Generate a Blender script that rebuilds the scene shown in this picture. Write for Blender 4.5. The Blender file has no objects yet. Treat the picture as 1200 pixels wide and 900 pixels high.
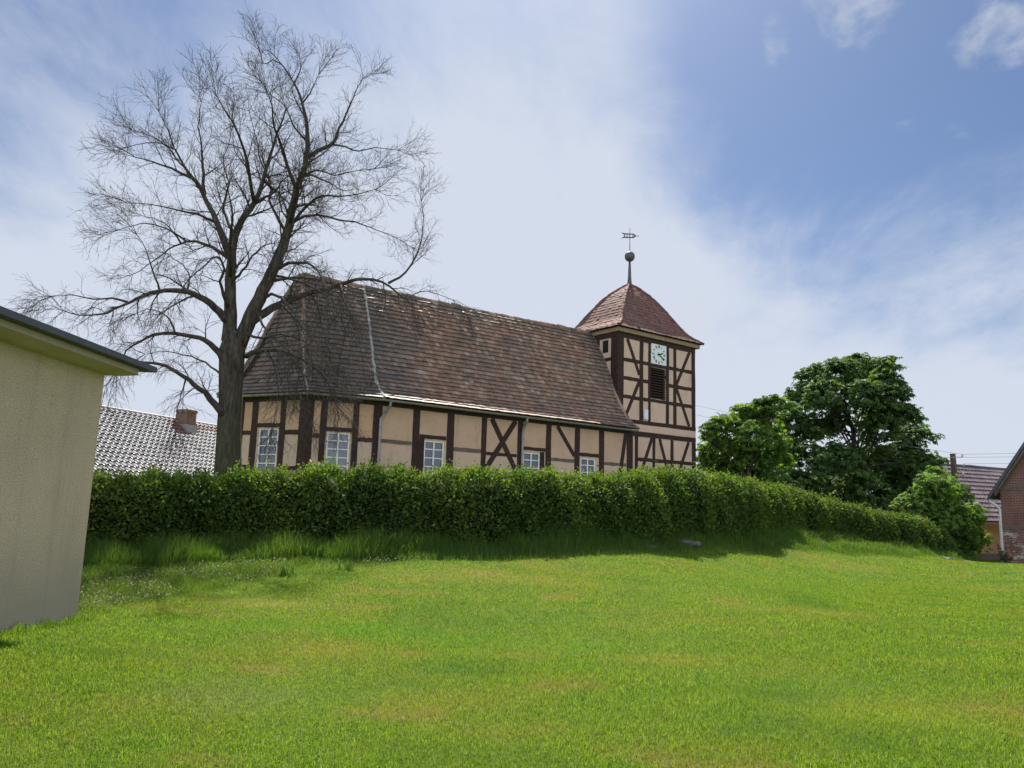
import bpy, math, random
import numpy as np
from mathutils import Vector

random.seed(7); RNG = np.random.default_rng(11)
SC = bpy.context.scene
COL = SC.collection

# ------------------------------------------------------------------ camera
PITCH, ROLL, EYE = math.radians(8.9), 0.031, 1.6
cam_d = bpy.data.cameras.new('camera'); cam = bpy.data.objects.new('camera', cam_d); COL.objects.link(cam)
Fv = Vector((0, math.cos(PITCH), math.sin(PITCH))); U0 = Vector((0, -math.sin(PITCH), math.cos(PITCH))); R0 = Vector((1, 0, 0))
Uv = math.cos(ROLL)*U0 - math.sin(ROLL)*R0; Rv = math.cos(ROLL)*R0 + math.sin(ROLL)*U0
from mathutils import Matrix
cam.matrix_world = Matrix(((Rv.x, Uv.x, -Fv.x, 0), (Rv.y, Uv.y, -Fv.y, 0), (Rv.z, Uv.z, -Fv.z, EYE), (0, 0, 0, 1)))
cam_d.sensor_width = 36; cam_d.lens = 36*900/1200; cam_d.clip_start = .05; cam_d.clip_end = 8000
SC.camera = cam

# ------------------------------------------------------------------ world, sun, exposure
SUN_EL, SUN_AZ = math.radians(53), math.radians(-1.6)      # azimuth from +Y, negative = left
w = bpy.data.worlds.new('World'); SC.world = w; w.use_nodes = True
nt = w.node_tree; nt.nodes.clear()
def N(t, kind, **kw):
    n = t.nodes.new(kind)
    for k, v in kw.items():
        if k.startswith('i_'): n.inputs[k[2:]].default_value = v
        else: setattr(n, k, v)
    return n
def L(t, a, b): t.links.new(a, b)
def math_n(t, op, a, b=None, clamp=False):
    n = t.nodes.new('ShaderNodeMath'); n.operation = op; n.use_clamp = clamp
    for i, v in enumerate((a, b)):
        if v is None: continue
        if isinstance(v, (int, float)): n.inputs[i].default_value = v
        else: t.links.new(v, n.inputs[i])
    return n.outputs[0]
def build_world():
    t = nt
    sky = N(t, 'ShaderNodeTexSky', sky_type='NISHITA', sun_disc=False, sun_elevation=SUN_EL, sun_rotation=SUN_AZ,
            air_density=1.0, dust_density=1.2, ozone_density=1.5)
    tc = N(t, 'ShaderNodeTexCoord')
    sep = N(t, 'ShaderNodeSeparateXYZ'); L(t, tc.outputs['Generated'], sep.inputs[0])
    zz = math_n(t, 'ADD', math_n(t, 'MAXIMUM', sep.outputs[2], 0.0), 0.30)
    cx = math_n(t, 'DIVIDE', sep.outputs[0], zz); cy = math_n(t, 'DIVIDE', sep.outputs[1], zz)
    comb = N(t, 'ShaderNodeCombineXYZ'); L(t, cx, comb.inputs[0]); L(t, cy, comb.inputs[1])
    mp = N(t, 'ShaderNodeMapping'); mp.inputs['Rotation'].default_value = (0, 0, math.radians(-35)); mp.inputs['Scale'].default_value = (1.0, .55, 1)
    L(t, comb.outputs[0], mp.inputs[0])
    n1 = N(t, 'ShaderNodeTexNoise', i_Scale=1.5, i_Detail=7.0, i_Roughness=.6, i_Distortion=.55); L(t, mp.outputs[0], n1.inputs['Vector'])
    n2 = N(t, 'ShaderNodeTexNoise', i_Scale=4.2, i_Detail=8.0, i_Roughness=.62, i_Distortion=.4); L(t, mp.outputs[0], n2.inputs['Vector'])
    # the clear window in the veil lies high to the right
    def blob(d, lo, hi):
        v = Vector(d).normalized()
        dt = N(t, 'ShaderNodeVectorMath', operation='DOT_PRODUCT'); L(t, tc.outputs['Generated'], dt.inputs[0]); dt.inputs[1].default_value = v
        m = N(t, 'ShaderNodeMapRange', interpolation_type='SMOOTHSTEP'); m.inputs['From Min'].default_value = lo; m.inputs['From Max'].default_value = hi
        L(t, dt.outputs['Value'], m.inputs['Value']); return m.outputs[0]
    gap = blob((.455, .785, .43), .915, .996)
    gap2 = blob((-.50, .72, .48), .88, 1.0)
    band = blob((.02, .90, .42), .78, .985)
    veil = math_n(t, 'SUBTRACT', math_n(t, 'ADD', math_n(t, 'MULTIPLY', n1.outputs[0], 1.25), math_n(t, 'MULTIPLY', n2.outputs[0], .75)), .40)
    veil = math_n(t, 'SUBTRACT', veil, math_n(t, 'MULTIPLY', gap, .70))
    veil = math_n(t, 'SUBTRACT', veil, math_n(t, 'MULTIPLY', gap2, .30))
    veil = math_n(t, 'ADD', veil, math_n(t, 'MULTIPLY', band, .12))
    hz = N(t, 'ShaderNodeMapRange'); hz.inputs['From Min'].default_value = .56; hz.inputs['From Max'].default_value = .12
    hz.inputs['To Min'].default_value = 0; hz.inputs['To Max'].default_value = .80; L(t, sep.outputs[2], hz.inputs['Value'])
    veil = math_n(t, 'ADD', veil, hz.outputs[0])
    vr = N(t, 'ShaderNodeMapRange', interpolation_type='SMOOTHSTEP'); vr.inputs['From Min'].default_value = .28; vr.inputs['From Max'].default_value = .98; vr.inputs['To Max'].default_value = .95
    L(t, veil, vr.inputs['Value'])
    # a few small heaped clouds
    n3 = N(t, 'ShaderNodeTexNoise', i_Scale=11.0, i_Detail=8.0, i_Roughness=.58, i_Distortion=.2)
    mp3 = N(t, 'ShaderNodeMapping'); mp3.inputs['Scale'].default_value = (1, .8, 1); L(t, comb.outputs[0], mp3.inputs[0]); L(t, mp3.outputs[0], n3.inputs['Vector'])
    puffs = None
    for d, lo in ((PUFFS)):
        b = blob(d, lo, 1.0); puffs = b if puffs is None else math_n(t, 'MAXIMUM', puffs, b)
    pf = math_n(t, 'ADD', n3.outputs[0], math_n(t, 'MULTIPLY', puffs, .26))
    pr = N(t, 'ShaderNodeMapRange', interpolation_type='SMOOTHSTEP'); pr.inputs['From Min'].default_value = .62; pr.inputs['From Max'].default_value = .98; pr.inputs['To Max'].default_value = .75
    L(t, pf, pr.inputs['Value'])
    tint = N(t, 'ShaderNodeMix', data_type='RGBA', blend_type='MULTIPLY'); tint.inputs[0].default_value = 1; L(t, sky.outputs[0], tint.inputs[6]); tint.inputs[7].default_value = SKY_TINT
    m1 = N(t, 'ShaderNodeMix', data_type='RGBA'); L(t, vr.outputs[0], m1.inputs[0]); L(t, tint.outputs[2], m1.inputs[6]); m1.inputs[7].default_value = VEIL
    m2 = N(t, 'ShaderNodeMix', data_type='RGBA'); L(t, pr.outputs[0], m2.inputs[0]); L(t, m1.outputs[2], m2.inputs[6]); m2.inputs[7].default_value = PUFF
    back = N(t, 'ShaderNodeMapRange', interpolation_type='SMOOTHSTEP'); back.inputs['From Min'].default_value = .05; back.inputs['From Max'].default_value = -.75; back.inputs['To Min'].default_value = 1; back.inputs['To Max'].default_value = BACK
    L(t, sep.outputs[1], back.inputs['Value'])  # sky behind the camera brightened as added fill for the shaded walls
    sc_ = N(t, 'ShaderNodeVectorMath', operation='SCALE'); L(t, m2.outputs[2], sc_.inputs[0]); L(t, back.outputs[0], sc_.inputs['Scale'])
    bg = N(t, 'ShaderNodeBackground', i_Strength=SKY_STR); L(t, sc_.outputs[0], bg.inputs[0])
    out = N(t, 'ShaderNodeOutputWorld'); L(t, bg.outputs[0], out.inputs[0])
PUFFS = (((.352, .755, .553), .9968), ((.490, .722, .488), .9982), ((.219, .946, .239), .9985), ((.293, .795, .525), .9992))
SKY_STR = 0.0555
SKY_TINT = (.50, .60, .74, 1); BACK = 2.5; VEIL = (5.7, 6.15, 7.1, 1); PUFF = (5.6, 5.9, 6.5, 1)
build_world()
sd = bpy.data.lights.new('sun', 'SUN'); sd.energy = 5.0; sd.angle = math.radians(.53); sd.color = (1, .95, .86)
sun = bpy.data.objects.new('sun', sd); COL.objects.link(sun)
sdir = Vector((math.sin(SUN_AZ)*math.cos(SUN_EL), math.cos(SUN_AZ)*math.cos(SUN_EL), math.sin(SUN_EL)))
sun.rotation_euler = sdir.to_track_quat('Z', 'Y').to_euler(); sun.location = (-10, 30, 60)
SC.view_settings.view_transform = 'Standard'; SC.view_settings.look = 'None'; SC.view_settings.gamma = 1
SC.view_settings.exposure = 1.1; SC.view_settings.use_curve_mapping = False

# ------------------------------------------------------------------ mesh helpers
def root_offset(o):
    m = Matrix.Identity(4)
    while o is not None:
        m = o.matrix_basis @ m; o = o.parent
    return m
def mesh_obj(name, V, faces, mat, parent=None, attr=None, smooth=False, local=False, mats=None, midx=None):
    """V (n,3); faces: (m,k) array or list of lists. Coordinates are world unless local=True."""
    V = np.asarray(V, dtype=np.float64).reshape(-1, 3)
    if parent is not None and not local:
        M = np.array(root_offset(parent).inverted()); V = V @ M[:3, :3].T + M[:3, 3]
    me = bpy.data.meshes.new(name)
    if isinstance(faces, np.ndarray):
        k = faces.shape[1]; flat = faces.ravel().astype(np.int32); starts = np.arange(0, len(flat), k, dtype=np.int32); nf = len(faces)
        tot = np.full(nf, k, dtype=np.int32)
    else:
        flat = np.concatenate([np.asarray(f, dtype=np.int32) for f in faces]); tot = np.array([len(f) for f in faces], dtype=np.int32)
        starts = np.concatenate(([0], np.cumsum(tot)[:-1])).astype(np.int32); nf = len(faces)
    me.vertices.add(len(V)); me.vertices.foreach_set('co', V.astype(np.float32).ravel())
    me.loops.add(len(flat)); me.loops.foreach_set('vertex_index', flat)
    me.polygons.add(nf); me.polygons.foreach_set('loop_start', starts); me.polygons.foreach_set('loop_total', tot)
    me.polygons.foreach_set('use_smooth', np.full(nf, bool(smooth)))
    for m in (mats or [mat]): me.materials.append(m)
    if midx is not None: me.polygons.foreach_set('material_index', np.asarray(midx, dtype=np.int32))
    if attr is not None:
        for an, av in attr.items():
            a = me.attributes.new(an, 'FLOAT', 'FACE'); a.data.foreach_set('value', np.asarray(av, dtype=np.float32))
    me.update(); me.validate()
    o = bpy.data.objects.new(name, me); COL.objects.link(o); o.parent = parent
    return o
class MB:
    """collects shapes, builds ONE mesh"""
    def __init__(s): s.V = []; s.F = []; s.A = []
    def add(s, verts, faces, a=None):
        b = len(s.V); s.V += [tuple(v) for v in verts]; s.F += [[i+b for i in f] for f in faces]
        s.A += [random.random() if a is None else a]*len(faces); return s
    def hexa(s, p, a=None):      # 8 points: bottom 4 ccw, top 4 ccw
        return s.add(p, [[3,2,1,0],[4,5,6,7],[0,1,5,4],[1,2,6,5],[2,3,7,6],[3,0,4,7]], a)
    def box(s, lo, hi, a=None):
        x0,y0,z0 = lo; x1,y1,z1 = hi
        return s.hexa([(x0,y0,z0),(x1,y0,z0),(x1,y1,z0),(x0,y1,z0),(x0,y0,z1),(x1,y0,z1),(x1,y1,z1),(x0,y1,z1)], a)
    def tube(s, pts, rad, k=8, cap=True, a=None):
        pts = [Vector(p) for p in pts]; n = len(pts); rad = rad if hasattr(rad, '__len__') else [rad]*n
        b = len(s.V); ref = None
        for i, p in enumerate(pts):
            t = (pts[min(i+1, n-1)]-pts[max(i-1, 0)]).normalized()
            if ref is None: ref = t.orthogonal().normalized()
            ref = (ref - t*ref.dot(t)).normalized(); bi = t.cross(ref)
            for j in range(k):
                an = 2*math.pi*j/k; s.V.append(tuple(p+(ref*math.cos(an)+bi*math.sin(an))*rad[i]))
        f = []
        for i in range(n-1):
            for j in range(k): f.append([b+i*k+j, b+i*k+(j+1)%k, b+(i+1)*k+(j+1)%k, b+(i+1)*k+j])
        if cap: f.append([b+j for j in range(k)][::-1]); f.append([b+(n-1)*k+j for j in range(k)])
        s.F += f; s.A += [random.random() if a is None else a]*len(f); return s
    def ball(s, c, r, nu=14, nv=9, sc=(1,1,1)):
        V = []; F = []
        for i in range(nv+1):
            th = math.pi*i/nv
            for j in range(nu):
                ph = 2*math.pi*j/nu; V.append((c[0]+r*sc[0]*math.sin(th)*math.cos(ph), c[1]+r*sc[1]*math.sin(th)*math.sin(ph), c[2]+r*sc[2]*math.cos(th)))
        for i in range(nv):
            for j in range(nu): F.append([i*nu+j, (i+1)*nu+j, (i+1)*nu+(j+1)%nu, i*nu+(j+1)%nu])
        return s.add(V, F)
    def build(s, name, mat, parent=None, smooth=False, local=False):
        return mesh_obj(name, s.V, s.F, mat, parent, {'rnd': s.A}, smooth, local)
def tag(o, label=None, cat=None, group=None, kind=None):
    if label: o['label'] = label
    if cat: o['category'] = cat
    if group: o['group'] = group
    if kind: o['kind'] = kind
    return o
def empty(name, loc, rz=0):
    o = bpy.data.objects.new(name, None); o.location = loc; o.rotation_euler = (0, 0, rz); o.empty_display_size = .3; COL.objects.link(o); return o
def copy_tree(o, parent=None):
    c = o.copy(); COL.objects.link(c); c.parent = parent
    for ch in list(o.children): copy_tree(ch, c)
    return c

# ------------------------------------------------------------------ materials
def new_mat(name):
    m = bpy.data.materials.new(name); m.use_nodes = True; t = m.node_tree; t.nodes.clear()
    out = N(t, 'ShaderNodeOutputMaterial'); b = N(t, 'ShaderNodeBsdfPrincipled'); L(t, b.outputs[0], out.inputs[0]); return m, t, b, out
def noise(t, scale, detail=4, rough=.55, dist=0, vec=None):
    n = N(t, 'ShaderNodeTexNoise', i_Scale=scale, i_Detail=detail, i_Roughness=rough, i_Distortion=dist)
    if vec is None: vec = N(t, 'ShaderNodeTexCoord').outputs['Object']
    L(t, vec, n.inputs['Vector']); return n.outputs[0]
def ramp(t, fac, stops):
    r = N(t, 'ShaderNodeValToRGB'); el = r.color_ramp.elements
    while len(el) < len(stops): el.new(.5)
    for e, (p, c) in zip(el, stops): e.position = p; e.color = (*c, 1)
    L(t, fac, r.inputs[0]); return r.outputs[0]
def mix(t, fac, a, b, mode='MIX'):
    m = N(t, 'ShaderNodeMix', data_type='RGBA', blend_type=mode)
    for i, v in ((0, fac), (6, a), (7, b)):
        if isinstance(v, (int, float)): m.inputs[i].default_value = v
        elif isinstance(v, tuple): m.inputs[i].default_value = (*v, 1)
        else: L(t, v, m.inputs[i])
    return m.outputs[2]
def mrange(t, v, a, b, c=0., d=1.):
    m = N(t, 'ShaderNodeMapRange'); m.inputs[1].default_value = a; m.inputs[2].default_value = b; m.inputs[3].default_value = c; m.inputs[4].default_value = d
    L(t, v, m.inputs[0]); return m.outputs[0]
def attr(t, name): return N(t, 'ShaderNodeAttribute', attribute_name=name).outputs['Fac']
def bump(t, b, h, strength=.4, dist=.02):
    n = N(t, 'ShaderNodeBump'); n.inputs['Strength'].default_value = strength; n.inputs['Distance'].default_value = dist
    L(t, h, n.inputs['Height']); L(t, n.outputs[0], b.inputs['Normal'])
def simple(name, c0, c1, scale=6, rough=.85, bs=.3, bd=.01, spec=.3, metallic=0, bscale=None):
    m, t, b, o = new_mat(name)
    L(t, ramp(t, noise(t, scale, 6), [(.3, c0), (.7, c1)]), b.inputs['Base Color'])
    b.inputs['Roughness'].default_value = rough; b.inputs['Specular IOR Level'].default_value = spec; b.inputs['Metallic'].default_value = metallic
    bump(t, b, noise(t, bscale or scale*6, 5), bs, bd); return m
def leaf_mat(name, stops, trans=.35, tint=(1.5, 1.35, .55), rough=.5, spec=.35, patch=None):
    m, t, b, o = new_mat(name)
    c = ramp(t, attr(t, 'rnd'), stops)
    if patch: c = patch(t, c)
    L(t, c, b.inputs['Base Color']); b.inputs['Roughness'].default_value = rough; b.inputs['Specular IOR Level'].default_value = spec
    tr = N(t, 'ShaderNodeBsdfTranslucent'); L(t, mix(t, 1., c, tint, 'MULTIPLY'), tr.inputs[0])
    mx = N(t, 'ShaderNodeMixShader'); mx.inputs[0].default_value = trans
    L(t, b.outputs[0], mx.inputs[1]); L(t, tr.outputs[0], mx.inputs[2]); L(t, mx.outputs[0], o.inputs[0]); return m

def mat_plaster(name, c0, c1, low=None, zlow=3.6, stain=True):
    m, t, b, o = new_mat(name)
    tc = N(t, 'ShaderNodeTexCoord').outputs['Object']
    c = ramp(t, noise(t, 1.4, 6, .6), [(.3, c0), (.7, c1)])
    if low:
        sp = N(t, 'ShaderNodeSeparateXYZ'); L(t, N(t, 'ShaderNodeNewGeometry').outputs['Position'], sp.inputs[0])
        c = mix(t, mrange(t, sp.outputs[2], zlow+.04, zlow-.04), c, low)
    if stain:
        mp = N(t, 'ShaderNodeMapping'); mp.inputs['Scale'].default_value = (1, 1, .35); L(t, tc, mp.inputs[0])
        c = mix(t, mrange(t, noise(t, 2.2, 7, .65, .3, mp.outputs[0]), .56, .72, 0, .55), c, (c0[0]*.62, c0[1]*.6, c0[2]*.58))
        c = mix(t, mrange(t, noise(t, 5.5, 6, .6, .6), .69, .71, 0, .8), c, (.20, .165, .13))
    L(t, c, b.inputs['Base Color']); b.inputs['Roughness'].default_value = .92; b.inputs['Specular IOR Level'].default_value = .15
    bump(t, b, noise(t, 30, 5), .35, .008); return m
M = {}
M['plaster'] = mat_plaster('plaster_ochre', (.445, .290, .196), (.52, .355, .245), low=(.51, .365, .27))
M['plaster_choir'] = mat_plaster('plaster_choir', (.42, .262, .168), (.51, .335, .215), low=(.49, .36, .265), zlow=3.75)
M['plaster_tower'] = mat_plaster('plaster_tower', (.52, .365, .27), (.60, .43, .325))
M['timber'] = simple('old_timber', (.022, .0125, .0105), (.052, .027, .021), 9, .8, .5, .01, .25)
M['timber_grey'] = simple('weathered_timber', (.09, .07, .055), (.16, .125, .10), 9, .85, .5, .01, .2)
M['fascia'] = simple('fascia_board', (.22, .16, .09), (.30, .22, .13), 5, .8, .2, .01, .2)
M['dark'] = simple('dark_void', (.012, .011, .010), (.02, .018, .016), 4, .9, .1)
M['white'] = simple('white_paint', (.62, .62, .60), (.78, .78, .76), 14, .6, .15, .004)
M['zinc'] = simple('zinc_pipe', (.20, .19, .18), (.32, .31, .295), 10, .5, .1, .003, .5, .5)
M['lead'] = simple('lead_grey', (.055, .055, .06), (.10, .10, .105), 8, .5, .2, .004, .4, .3)
M['stone'] = simple('grey_stone', (.07, .066, .055), (.14, .13, .11), 8, .9, .6, .02)
M['mortar'] = simple('hip_mortar', (.19, .18, .16), (.42, .40, .36), 5, .97, .5, .02)
M['bark_branch'] = simple('dark_bark', (.040, .032, .028), (.085, .070, .062), 7, .9, .6, .02, .1)
def mat_bark():
    m, t, b, o = new_mat('trunk_bark')
    tc = N(t, 'ShaderNodeTexCoord').outputs['Object']
    mp = N(t, 'ShaderNodeMapping'); mp.inputs['Scale'].default_value = (1, 1, .22); L(t, tc, mp.inputs[0])
    f = noise(t, 13, 7, .65, .4, mp.outputs[0])
    c = ramp(t, f, [(.3, (.022, .018, .014)), (.55, (.080, .067, .053)), (.75, (.16, .138, .11))])
    sp = N(t, 'ShaderNodeSeparateXYZ'); L(t, tc, sp.inputs[0])
    moss = math_n(t, 'MULTIPLY', mrange(t, sp.outputs[2], 4.6, 1.2), mrange(t, noise(t, 3, 5), .35, .6, .2, .8))
    c = mix(t, moss, c, (.055, .060, .028))
    L(t, c, b.inputs['Base Color']); b.inputs['Roughness'].default_value = .95; b.inputs['Specular IOR Level'].default_value = .1
    bump(t, b, f, .9, .06); return m
M['bark'] = mat_bark()
def mat_glass():
    m, t, b, o = new_mat('window_glass')
    b.inputs['Base Color'].default_value = (.035, .042, .052, 1); b.inputs['Roughness'].default_value = .06; b.inputs['Specular IOR Level'].default_value = .9
    bump(t, b, noise(t, 3.0, 2), .12, .02); return m
M['glass'] = mat_glass()
def mat_tiles(name, stops, rough=.6, spec=.4, lichen=(.20, .19, .165), lf=(.55, .75), extra=None):
    m, t, b, o = new_mat(name)
    c = ramp(t, attr(t, 'rnd'), stops)
    c = mix(t, mrange(t, noise(t, .55, 6, .65), .40, .66, 0, .5), c, (.135, .118, .098))
    c = mix(t, mrange(t, noise(t, 7, 6, .7), lf[0], lf[1], 0, .6), c, lichen)
    c = mix(t, mrange(t, attr(t, 'soot'), 0, 1, 0, .9), c, (.085, .080, .074))
    L(t, c, b.inputs['Base Color']); b.inputs['Roughness'].default_value = rough; b.inputs['Specular IOR Level'].default_value = spec
    bump(t, b, noise(t, 45, 4), .4, .006); return m
M['tile_nave'] = mat_tiles('plain_tiles_old_red', [(0, (.115, .080, .060)), (.35, (.21, .124, .086)), (.7, (.295, .164, .108)), (1, (.39, .305, .24))], .6, .35)
M['tile_tower'] = mat_tiles('plain_tiles_tower', [(0, (.12, .048, .038)), (.5, (.165, .068, .054)), (1, (.22, .11, .09))], .75, .18, (.18, .13, .11), (.62, .85))
def mat_pantile(name, stops, rough, spec, red=False):
    m, t, b, o = new_mat(name)
    c = ramp(t, attr(t, 'rnd'), stops)
    c = mix(t, mrange(t, attr(t, 'soot'), 0, 1), c, (.20, .075, .065))
    c = mix(t, mrange(t, noise(t, 3, 6, .7), .55, .8, 0, .4), c, (stops[-1][1][0]*.35,)*3)
    L(t, c, b.inputs['Base Color']); b.inputs['Roughness'].default_value = rough; b.inputs['Specular IOR Level'].default_value = spec; return m
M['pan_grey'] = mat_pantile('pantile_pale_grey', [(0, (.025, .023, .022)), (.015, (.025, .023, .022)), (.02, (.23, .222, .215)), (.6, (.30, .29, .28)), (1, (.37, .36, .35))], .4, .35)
M['pan_mauve'] = mat_pantile('pantile_mauve', [(0, (.13, .095, .10)), (.6, (.17, .125, .13)), (1, (.21, .16, .165))], .45, .5)
def mat_brick(name, c1, c2, mortar, wash=None):
    m, t, b, o = new_mat(name)
    sp = N(t, 'ShaderNodeSeparateXYZ'); L(t, N(t, 'ShaderNodeTexCoord').outputs['Object'], sp.inputs[0])
    cb = N(t, 'ShaderNodeCombineXYZ'); L(t, math_n(t, 'ADD', sp.outputs[0], sp.outputs[1]), cb.inputs[0]); L(t, sp.outputs[2], cb.inputs[1])
    br = N(t, 'ShaderNodeTexBrick'); L(t, cb.outputs[0], br.inputs['Vector'])
    br.inputs['Color1'].default_value = (*c1, 1); br.inputs['Color2'].default_value = (*c2, 1); br.inputs['Mortar'].default_value = (*mortar, 1)
    br.inputs['Scale'].default_value = 1; br.inputs['Brick Width'].default_value = .25; br.inputs['Row Height'].default_value = .08; br.inputs['Mortar Size'].default_value = .011; br.inputs['Bias'].default_value = 0
    c = mix(t, mrange(t, noise(t, 1.1, 6, .65), .4, .7, 0, .6), br.outputs[0], (c1[0]*.5, c1[1]*.5, c1[2]*.5))
    if wash:
        zf = mrange(t, sp.outputs[2], wash+.1, wash-.2); mp = N(t, 'ShaderNodeMapping'); mp.inputs['Scale'].default_value = (.6, .6, 2.2)
        L(t, N(t, 'ShaderNodeTexCoord').outputs['Object'], mp.inputs[0])
        wn = mrange(t, noise(t, 2.6, 8, .7, .4, mp.outputs[0]), .50, .58, 0, .85)
        c = mix(t, math_n(t, 'MULTIPLY', zf, wn), c, (.46, .42, .38))
        c = mix(t, mrange(t, noise(t, 5, 7, .7), .68, .70, 0, .7), c, (.42, .38, .34))
    L(t, c, b.inputs['Base Color']); b.inputs['Roughness'].default_value = .9; b.inputs['Specular IOR Level'].default_value = .15
    bump(t, b, br.outputs['Fac'], -.4, .01); return m
M['brick'] = mat_brick('red_brick', (.20, .075, .055), (.15, .058, .045), (.24, .20, .17), 1.75)
M['brick_chimney'] = mat_brick('chimney_brick', (.21, .10, .06), (.15, .07, .05), (.20, .18, .15))
M['wall_tan'] = simple('tan_render', (.50, .36, .24), (.56, .41, .28), 2, .9, .2, .01, .1)
M['wall_white'] = simple('pale_render', (.55, .54, .51), (.63, .62, .59), 2, .9, .2, .01, .1)
def mat_roughcast():
    m, t, b, o = new_mat('roughcast_render')
    tc = N(t, 'ShaderNodeTexCoord').outputs['Object']; sp = N(t, 'ShaderNodeSeparateXYZ'); L(t, tc, sp.inputs[0])
    c = ramp(t, noise(t, 1.3, 6, .6), [(.3, (.63, .485, .35)), (.7, (.74, .585, .43))])
    c = mix(t, mrange(t, noise(t, 85, 3, .6), .40, .62, 0, .7), c, (.22, .19, .13))
    c = mix(t, mrange(t, noise(t, 60, 3, .6), .58, .70, 0, .6), c, (.75, .68, .54))
    edge = math_n(t, 'ADD', sp.outputs[2], math_n(t, 'MULTIPLY', noise(t, 2.2, 5), .35))
    c = mix(t, mrange(t, edge, 1.25, .45, 0, .65), c, (.27, .25, .215))                         # damp band above the plinth
    c = mix(t, mrange(t, noise(t, 3.2, 7, .7), .70, .74, 0, .6), c, (.15, .14, .12))
    mps = N(t, 'ShaderNodeMapping'); mps.inputs['Scale'].default_value = (3.2, 3.2, .22); L(t, tc, mps.inputs[0])
    c = mix(t, mrange(t, noise(t, 1.6, 6, .65, .2, mps.outputs[0]), .50, .72, 0, .32), c, (.30, .265, .19))
    c = mix(t, mrange(t, noise(t, 28, 3, .6, .2), .66, .70, 0, .6), c, (.24, .21, .155))
    c = mix(t, mrange(t, noise(t, 11, 2, .5, .3), .80, .81, 0, .8), c, (.66, .64, .60))
    L(t, c, b.inputs['Base Color']); b.inputs['Roughness'].default_value = .95; b.inputs['Specular IOR Level'].default_value = .1
    bump(t, b, noise(t, 75, 4, .65), .9, .018); return m
M['roughcast'] = mat_roughcast()
M['plinth'] = simple('cement_plinth', (.17, .165, .155), (.25, .245, .235), 3, .9, .4, .01, .15)
M['soffit'] = simple('soffit_cream', (.40, .335, .275), (.47, .395, .325), 3, .9, .2, .01, .1)
M['felt'] = simple('roofing_felt', (.055, .06, .075), (.085, .09, .11), 6, .6, .3, .01, .4)
M['asphalt'] = simple('asphalt', (.10, .10, .10), (.15, .15, .15), 5, .9, .3, .01)
M['wire'] = simple('wire_metal', (.22, .22, .23), (.30, .30, .31), 3, .6, .1)
M['porcelain'] = simple('insulator_porcelain', (.45, .44, .42), (.6, .6, .58), 9, .3, .1)
def patchy(t, c):
    """straw and dry patches of the lawn, by place"""
    pos = N(t, 'ShaderNodeNewGeometry').outputs['Position']
    mp = N(t, 'ShaderNodeMapping'); mp.inputs['Scale'].default_value = (.75, 1.25, 0); L(t, pos, mp.inputs[0])
    n1 = noise(t, .42, 5, .62, .4, mp.outputs[0]); n2 = noise(t, 1.9, 4, .6, 0, pos); n3 = noise(t, .9, 3, .5, 0, mp.outputs[0])
    c = mix(t, mrange(t, n1, .50, .68, 0, .85), c, mix(t, .5, c, (.200, .165, .030)))
    c = mix(t, mrange(t, n3, .57, .72, 0, .7), c, (.21, .155, .055))
    c = mix(t, mrange(t, n3, .46, .30, 0, .75), c, (.062, .135, .020))
    c = mix(t, mrange(t, n1, .46, .34, 0, .55), c, (.075, .145, .020))
    c = mix(t, mrange(t, n2, .35, .65, .0, .35), c, (.15, .19, .024))
    def spot(c, x, y, rx, ry, col, amt):
        mp2 = N(t, 'ShaderNodeMapping'); mp2.inputs['Location'].default_value = (-x/rx, -y/ry, 0); mp2.inputs['Scale'].default_value = (1/rx, 1/ry, 0); L(t, pos, mp2.inputs[0])
        ln = N(t, 'ShaderNodeVectorMath', operation='LENGTH'); L(t, mp2.outputs[0], ln.inputs[0])
        d = math_n(t, 'ADD', ln.outputs['Value'], math_n(t, 'MULTIPLY', math_n(t, 'SUBTRACT', n2, .5), 1.5))
        return mix(t, mrange(t, d, 1.3, .3, 0, amt*.62), c, col)
    for a in ((-1.8, 8.3, .6, .42, (.25, .195, .045), .6), (-2.0, 9.4, 1.5, .5, (.07, .20, .014), .5), (1.7, 8.3, .7, .35, (.25, .21, .04), .55), (4.4, 12.0, 1.1, .5, (.26, .22, .06), .6), (-2.2, 6.4, .7, .5, (.20, .20, .08), .4),
              (.4, 9.0, 1.2, .5, (.075, .19, .016), .5), (-.4, 6.5, .8, .35, (.20, .165, .04), .45), (3.0, 6.2, .9, .5, (.22, .24, .03), .5), (-3.2, 10.9, 1.0, .35, (.24, .21, .06), .6), (0.5, 13.5, 2.2, .5, (.23, .21, .055), .5), (6.0, 16, 2.0, .7, (.06, .19, .015), .5)):
        c = spot(c, *a)
    return c
def mat_ground():
    m, t, b, o = new_mat('lawn_soil_and_sward')
    pos = N(t, 'ShaderNodeNewGeometry').outputs['Position']
    c = ramp(t, noise(t, 22, 6, .7, 0, pos), [(.3, (.022, .040, .004)), (.6, (.070, .125, .010)), (.8, (.13, .19, .02))])
    c = patchy(t, c)
    L(t, c, b.inputs['Base Color']); b.inputs['Roughness'].default_value = .95; b.inputs['Specular IOR Level'].default_value = .1
    bump(t, b, noise(t, 40, 5, .7, 0, pos), .8, .04); return m
M['ground'] = mat_ground()
M['lawn_blade'] = leaf_mat('lawn_blades', [(0, (.022, .056, .004)), (.30, (.085, .185, .008)), (.72, (.185, .325, .020)), (.93, (.27, .40, .05)), (.965, (.30, .29, .11)), (1, (.42, .38, .20))], .5, (1.3, 1.25, .5), .6, .25, patchy)
M['long_blade'] = leaf_mat('long_grass_blades', [(0, (.050, .110, .018)), (.6, (.085, .165, .026)), (.88, (.125, .19, .035)), (1, (.26, .24, .11))], .5, (1.35, 1.3, .5), .55, .3)
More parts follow.
